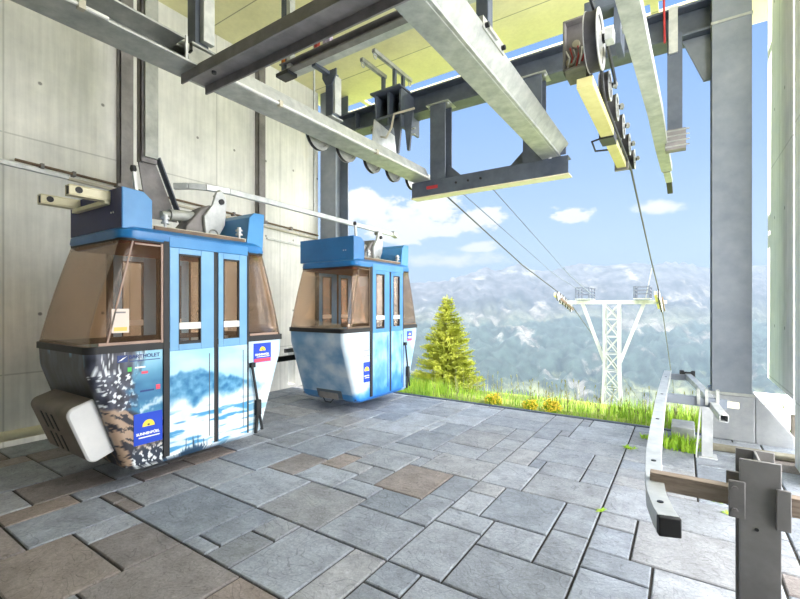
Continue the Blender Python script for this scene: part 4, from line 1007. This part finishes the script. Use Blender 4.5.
for k in range(26): spike(fo, (0, 0, H*(.85+.14*k/26)), (rnd.uniform(-1,1), rnd.uniform(-1,1), 1.1), .08, .008)
spike(fo, (0, 0, H*.95), (0, 0, 1), .12, .008)
fo.build('foliage', M['needle'], t, smooth=0, fixn=False)

# ------------------------------------------------------------------ LATTICE TOWER
t = thing('ropeway_tower', (TX, YT, -4.6), 'white steel lattice ropeway tower with a crossarm out on the slope', 'tower'); o = t.location
zt, zb = 1.52, -4.6
def legx(z): return .235 + .19*(sm(-.9, zb, z))
for sx in (-1, 1):
    for sy in (-1, 1):
        pts = [(TX+sx*legx(z), YT+sy*legx(z), z) for z in (zb, -2.4, -.9, zt)]
        m = MB()
        for a, b in zip(pts, pts[1:]): m.bar(a, b, .075, .075, up=(0,1,0))
        m.build('leg', M['towerw'], t, o)
m = MB(); zz = zb; k = 0
while zz < zt - .1:
    z2 = min(zt, zz+.62); a = legx(zz); b = legx(z2)
    for (ax, ay, bx_, by_) in ((-1,-1,1,-1),(1,-1,1,1),(1,1,-1,1),(-1,1,-1,-1)):
        m.bar((TX+ax*a, YT+ay*a, zz), (TX+bx_*b, YT+by_*b, z2), .035, .035, up=(0,1,.3))
        m.bar((TX+bx_*a, YT+by_*a, zz), (TX+ax*b, YT+ay*b, z2), .035, .035, up=(0,1,.3))
        m.bar((TX+ax*a, YT+ay*a, zz), (TX+bx_*a, YT+by_*a, zz), .03, .03, up=(0,.3,1))
    zz = z2
m.build('lattice', M['towerw'], t, o)
MB().bar((TX-1.62, YT, 1.60), (TX+1.5, YT, 1.60), .16, .14).build('crossarm', M['galv_l'], t, o, bevel=.01)
for s in (-1, 1):
    MB().bar((TX+s*.26, YT, -.55), (TX+s*1.0, YT, 1.55), .11, .11, up=(0,1,0)).build('strut', M['towerw'], t, o)
    cw = MB().bar((TX+s*.95, YT-.35, 1.72), (TX+s*.95, YT+.9, 1.72), .5, .03).build('catwalk', M['galv'], t, o)
    m = MB()
    for yy in (-.3, .25, .85):
        m.bar((TX+s*.72, YT+yy, 1.7), (TX+s*.72, YT+yy, 2.15), .04, .04, up=(0,1,0)); m.bar((TX+s*1.18, YT+yy, 1.7), (TX+s*1.18, YT+yy, 2.15), .04, .04, up=(0,1,0))
    for zq in (1.9, 2.02, 2.14):
        for xx in (.72, 1.18): m.bar((TX+s*xx, YT-.3, zq), (TX+s*xx, YT+.85, zq), .03, .03)
        m.bar((TX+s*.72, YT-.3, zq), (TX+s*1.18, YT-.3, zq), .03, .03); m.bar((TX+s*.72, YT+.85, zq), (TX+s*1.18, YT+.85, zq), .03, .03)
    m.build('railing', M['steel'], cw, o)
    xr = -3.80 if s < 0 else -.68
    sb = MB().bar((xr-.09, YT-1.15, 1.88), (xr-.09, YT+1.15, 1.42), .06, .13).build('sheave_beam', M['yellowst'], t, o, bevel=.004)
    MB().bar((xr-.2, YT, 1.6), (xr+.2, YT, 1.6), .1, .12).build('arm_head', M['galv'], sb, o)
    for q in range(6):
        yy = -1.05 + .42*q; zc = 1.66 - .2*yy
        a, b, c_ = sheave_mesh(xr, YT+yy, zc-.05, .17)
        w_ = b.build('sheave', M['sheave'], sb, o)
        a2 = a.v; 
    for q in range(6):
        yy = -1.05 + .42*q; zc = 1.66 - .2*yy
        sheave_mesh(xr, YT+yy, zc-.05, .17)[0].build('tyre', M['tyre'], sb, o)
    MB().bar((xr+.1, YT-1.0, 1.72), (xr+.1, YT+1.0, 1.32), .03, .1).build('guard', M['brown'], sb, o)
MB().bar((TX+1.05, YT, 1.7), (TX+1.25, YT-.2, 2.75), .03, .03, up=(0,1,0)).build('signal_rod', M['galv'], t, o)

# ------------------------------------------------------------------ MOUNTAINS
ridge_px = [(-400,300),(100,296),(300,290),(400,284),(430,282),(455,278),(475,272),(487,266.5),(497,272),(508,267.5),(520,262),(532,269.5),(545,271),(556,270),(568,266),(583,263),(600,266.5),(619,264.5),(640,263),(652,265),(664,262),(680,262),(705,268),(735,265),(762,266),(800,268),(1000,275),(1400,290)]
def ridge_y(px):
    for (a, ya), (b, yb) in zip(ridge_px, ridge_px[1:]):
        if px <= b: return ya + (yb-ya)*(px-a)/(b-a)
    return 290
mt = MB(); NA, NR = 420, 110
for ia in range(NA):
    px = -250 + 1400*ia/(NA-1)
    d = direction(px, HY); dl = math.hypot(d.x, d.y)
    for ir in range(NR):
        q = ir/(NR-1)
        if q <= .9:
            s_ = q/.9; dep = 1020 + (2500-1020)*s_ + 120*fb(px*.01, 3, 1)*s_
            zr = 1.5 + (HY - ridge_y(px))/FOC*dep
            lo = -318 + 10*fb(px*.02, 1, 7)
            sh = .10*s_ + .90*s_**1.9
            sh = .55*sh + .45*(sm(.12, .55, s_)*.45 + sm(.62, 1, s_)*.55)
            zc = lo + (zr-lo)*sh
            amp = math.sin(math.pi*min(1, s_))**.8 * 60 + 7*s_
            rg = 1 - abs(fb(px*.022 + s_*2.0, s_*7, 4, 6))*1.6
            rg2 = fb(px*.09, s_*16, 9, 5)
            zc += amp*(rg-.62)*.9 + amp*.30*rg2 + amp*.12*fb(px*.3, s_*50, 2, 4)
            if s_ > .93: zc += 15*fb(px*.22, 2, 3, 5)*(s_-.93)/.07
        else:
            dep = 2500 + (q-.9)/.1*900; zc = 1.5 + (HY - ridge_y(px))/FOC*2500 - (q-.9)/.1*500
        mt.v.append((d.x*dep, d.y*dep, zc))
for ia in range(NA-1):
    for ir in range(NR-1):
        b = ia*NR+ir; mt.quadface((b, b+NR, b+NR+1, b+1))
def mountain_mat():
    m, nt, p = newmat('alpine_rock_and_forest'); L = nt.links; p.inputs['Roughness'].default_value = .95
    tc = nd(nt, 'ShaderNodeTexCoord'); sp = nd(nt, 'ShaderNodeSeparateXYZ'); L.new(tc.outputs['Object'], sp.inputs[0])
    n1 = nd(nt, 'ShaderNodeTexNoise'); n1.inputs['Scale'].default_value = .006; n1.inputs['Detail'].default_value = 10; n1.inputs['Roughness'].default_value = .65; L.new(tc.outputs['Object'], n1.inputs['Vector'])
    n2 = nd(nt, 'ShaderNodeTexNoise'); n2.inputs['Scale'].default_value = .022; n2.inputs['Detail'].default_value = 8; L.new(tc.outputs['Object'], n2.inputs['Vector'])
    ad = nd(nt, 'ShaderNodeMath', operation='MULTIPLY_ADD'); ad.inputs[1].default_value = 260; L.new(n1.outputs['Fac'], ad.inputs[0]); L.new(sp.outputs[2], ad.inputs[2])
    hr = nd(nt, 'ShaderNodeMapRange'); hr.inputs['From Min'].default_value = -230; hr.inputs['From Max'].default_value = 330; L.new(ad.outputs[0], hr.inputs['Value'])
    r = nd(nt, 'ShaderNodeValToRGB'); e = r.color_ramp.elements
    e[0].position = 0; e[0].color = lin((150, 152, 128)); e[1].position = 1; e[1].color = lin((82, 85, 92))
    for pos, c in ((.10, (128, 136, 104)), (.17, (54, 70, 66)), (.48, (62, 78, 76)), (.53, (96, 102, 92)), (.66, (64, 70, 76)), (.74, (78, 81, 88))):
        x = e.new(pos); x.color = lin(c)
    L.new(hr.outputs[0], r.inputs['Fac'])
    r2 = nd(nt, 'ShaderNodeValToRGB'); r2.color_ramp.elements[0].position = .56; r2.color_ramp.elements[1].position = .64
    r2.color_ramp.elements[0].color = (0,0,0,1); r2.color_ramp.elements[1].color = (1,1,1,1)
    L.new(n1.outputs['Fac'], r2.inputs['Fac'])
    mx = nd(nt, 'ShaderNodeMixRGB'); L.new(r2.outputs[0], mx.inputs['Fac']); L.new(r.outputs[0], mx.inputs[1]); mx.inputs[2].default_value = lin((124, 125, 122))
    mr = nd(nt, 'ShaderNodeMapRange'); mr.inputs['From Min'].default_value = .35; mr.inputs['From Max'].default_value = .65; mr.inputs['To Min'].default_value = .55; mr.inputs['To Max'].default_value = 1.35; L.new(n2.outputs['Fac'], mr.inputs['Value'])
    mu = nd(nt, 'ShaderNodeMixRGB', blend_type='MULTIPLY'); mu.inputs['Fac'].default_value = 1; L.new(mx.outputs[0], mu.inputs[1]); L.new(mr.outputs[0], mu.inputs[2])
    L.new(mu.outputs[0], p.inputs['Base Color'])
    return m
struct(mt.build('mountain_range', mountain_mat(), smooth=180, fixn=False))
# valley haze: one real homogeneous scattering volume
hz = MB(); c0 = direction(500, HY)
hz.box(-3600, 3600, 300, 3800, -420, 270)
hm = bpy.data.materials.new('valley_haze'); hm.use_nodes = True; nt = hm.node_tree; nt.nodes.clear()
out = nd(nt, 'ShaderNodeOutputMaterial'); vs = nd(nt, 'ShaderNodeVolumeScatter'); vs.inputs['Color'].default_value = (.52, .73, 1, 1); vs.inputs['Density'].default_value = .00014; vs.inputs['Anisotropy'].default_value = .0
va = nd(nt, 'ShaderNodeVolumeAbsorption'); va.inputs['Color'].default_value = (.0, .0, .0, 1); va.inputs['Density'].default_value = .00030
vad = nd(nt, 'ShaderNodeAddShader'); nt.links.new(vs.outputs[0], vad.inputs[0]); nt.links.new(va.outputs[0], vad.inputs[1]); nt.links.new(vad.outputs[0], out.inputs['Volume'])
struct(hz.build('valley_haze', hm, smooth=0))

# ------------------------------------------------------------------ SKY, SUN
W = bpy.data.worlds.new('sky'); bpy.context.scene.world = W; W.use_nodes = True; nt = W.node_tree; L = nt.links
bg = nt.nodes['Background']; tc = nd(nt, 'ShaderNodeTexCoord'); nrm = nd(nt, 'ShaderNodeVectorMath', operation='NORMALIZE'); L.new(tc.outputs['Generated'], nrm.inputs[0])
sp = nd(nt, 'ShaderNodeSeparateXYZ'); L.new(nrm.outputs[0], sp.inputs[0])
def mth(op, a, b=None, c=None):
    n = nd(nt, 'ShaderNodeMath', operation=op)
    for i, v in enumerate((a, b, c)):
        if v is None: continue
        if isinstance(v, (int, float)): n.inputs[i].default_value = v
        else: L.new(v, n.inputs[i])
    return n.outputs[0]
az = mth('ARCTAN2', sp.outputs[0], sp.outputs[1]); el = mth('ARCSINE', sp.outputs[2])
rp = nd(nt, 'ShaderNodeValToRGB'); e = rp.color_ramp.elements
e[0].position = 0; e[0].color = (.25, .34, .47, 1); e[1].position = 1; e[1].color = (.07, .17, .46, 1)
for pos, c in ((.10, (.28, .38, .55, 1)), (.28, (.20, .31, .545, 1)), (.55, (.12, .24, .50, 1))):
    x = e.new(pos); x.color = c
L.new(sp.outputs[2], rp.inputs['Fac'])
n1 = nd(nt, 'ShaderNodeTexNoise'); n1.inputs['Scale'].default_value = 9; n1.inputs['Detail'].default_value = 10; n1.inputs['Roughness'].default_value = .62
mp = nd(nt, 'ShaderNodeMapping'); mp.inputs['Scale'].default_value = (1, 1, 1.8); L.new(nrm.outputs[0], mp.inputs['Vector']); L.new(mp.outputs[0], n1.inputs['Vector'])
def azel(px, py):
    d = direction(px, py).normalized(); return math.atan2(d.x, d.y), math.asin(d.z)
def cloud(px, py, wpx, hpx, soft=1.0):
    a0, e0 = azel(px, py); a1, _ = azel(px+wpx, py); _, e1 = azel(px, py-hpx)
    da = mth('DIVIDE', mth('SUBTRACT', az, a0), abs(a1-a0)); de = mth('DIVIDE', mth('SUBTRACT', el, e0), abs(e1-e0))
    # flat base: harder below
    de2 = mth('MULTIPLY', de, mth('ADD', 1.0, mth('MULTIPLY', mth('LESS_THAN', de, 0), .5)))
    d = mth('SQRT', mth('ADD', mth('MULTIPLY', da, da), mth('MULTIPLY', de2, de2)))
    v = mth('SUBTRACT', mth('ADD', mth('MULTIPLY', mth('SUBTRACT', n1.outputs['Fac'], .5), 3.6), 1.0), d)
    n = nd(nt, 'ShaderNodeMapRange', interpolation_type='SMOOTHSTEP'); n.inputs['From Min'].default_value = -.05; n.inputs['From Max'].default_value = .55*soft
    L.new(v, n.inputs['Value']); return n.outputs[0]
tot = None
for args in ((425, 220, 62, 32, .7), (470, 222, 30, 18, .8), (365, 208, 34, 20, .8), (455, 262, 60, 10, 2), (567, 216, 34, 13, .6), (655, 208, 30, 10, 1.4), (475, 248, 22, 7, 1.3), (360, 262, 40, 16, 1.4)):
    c = cloud(*args); tot = c if tot is None else mth('MAXIMUM', tot, c)
# added unseen bright sky area, right and behind, to light the hall
b2 = nd(nt, 'ShaderNodeMapRange', interpolation_type='SMOOTHSTEP'); b2.inputs['From Min'].default_value = .30; b2.inputs['From Max'].default_value = .62
L.new(n1.outputs['Fac'], b2.inputs['Value'])
back = nd(nt, 'ShaderNodeMapRange', interpolation_type='SMOOTHSTEP'); back.inputs['From Min'].default_value = -.25; back.inputs['From Max'].default_value = .35
side = mth('ADD', mth('MULTIPLY', sp.outputs[0], 1.0), mth('MULTIPLY', sp.outputs[1], -.55)); L.new(side, back.inputs['Value'])
fill_glow = mth('MULTIPLY', b2.outputs[0], back.outputs[0])
mx = nd(nt, 'ShaderNodeMixRGB'); L.new(tot, mx.inputs['Fac']); L.new(rp.outputs[0], mx.inputs[1]); mx.inputs[2].default_value = (.56, .56, .57, 1)
mx2 = nd(nt, 'ShaderNodeMixRGB'); L.new(fill_glow, mx2.inputs['Fac']); L.new(mx.outputs[0], mx2.inputs[1]); mx2.inputs[2].default_value = (7.9, 7.85, 7.7, 1)
L.new(mx2.outputs[0], bg.inputs['Color']); bg.inputs['Strength'].default_value = 1.0
sd = bpy.data.lights.new('sun', 'SUN'); sd.energy = 5.0; sd.angle = math.radians(.6); sd.color = (1, .95, .86)
so = bpy.data.objects.new('sun', sd); C.objects.link(so)
so.rotation_euler = Vector((-.76, -.03, .62)).to_track_quat('Z', 'Y').to_euler(); so.location = (-20, 10, 20)

# ------------------------------------------------------------------ CAMERA, VIEW
cd = bpy.data.cameras.new('camera'); cam = bpy.data.objects.new('camera', cd); C.objects.link(cam)
cam.location = (0, 0, 1.5); cam.rotation_euler = (math.pi/2, 0, TH)
cd.sensor_width = 36; cd.sensor_fit = 'HORIZONTAL'; cd.lens = 36*FOC/800; cd.shift_y = 5.5/800; cd.clip_start = .05; cd.clip_end = 9000
sc = bpy.context.scene; sc.camera = cam
vs_ = sc.view_settings; vs_.view_transform = 'Standard'; vs_.look = 'None'; vs_.exposure = 1.0; vs_.gamma = 1
vs_.use_curve_mapping = False
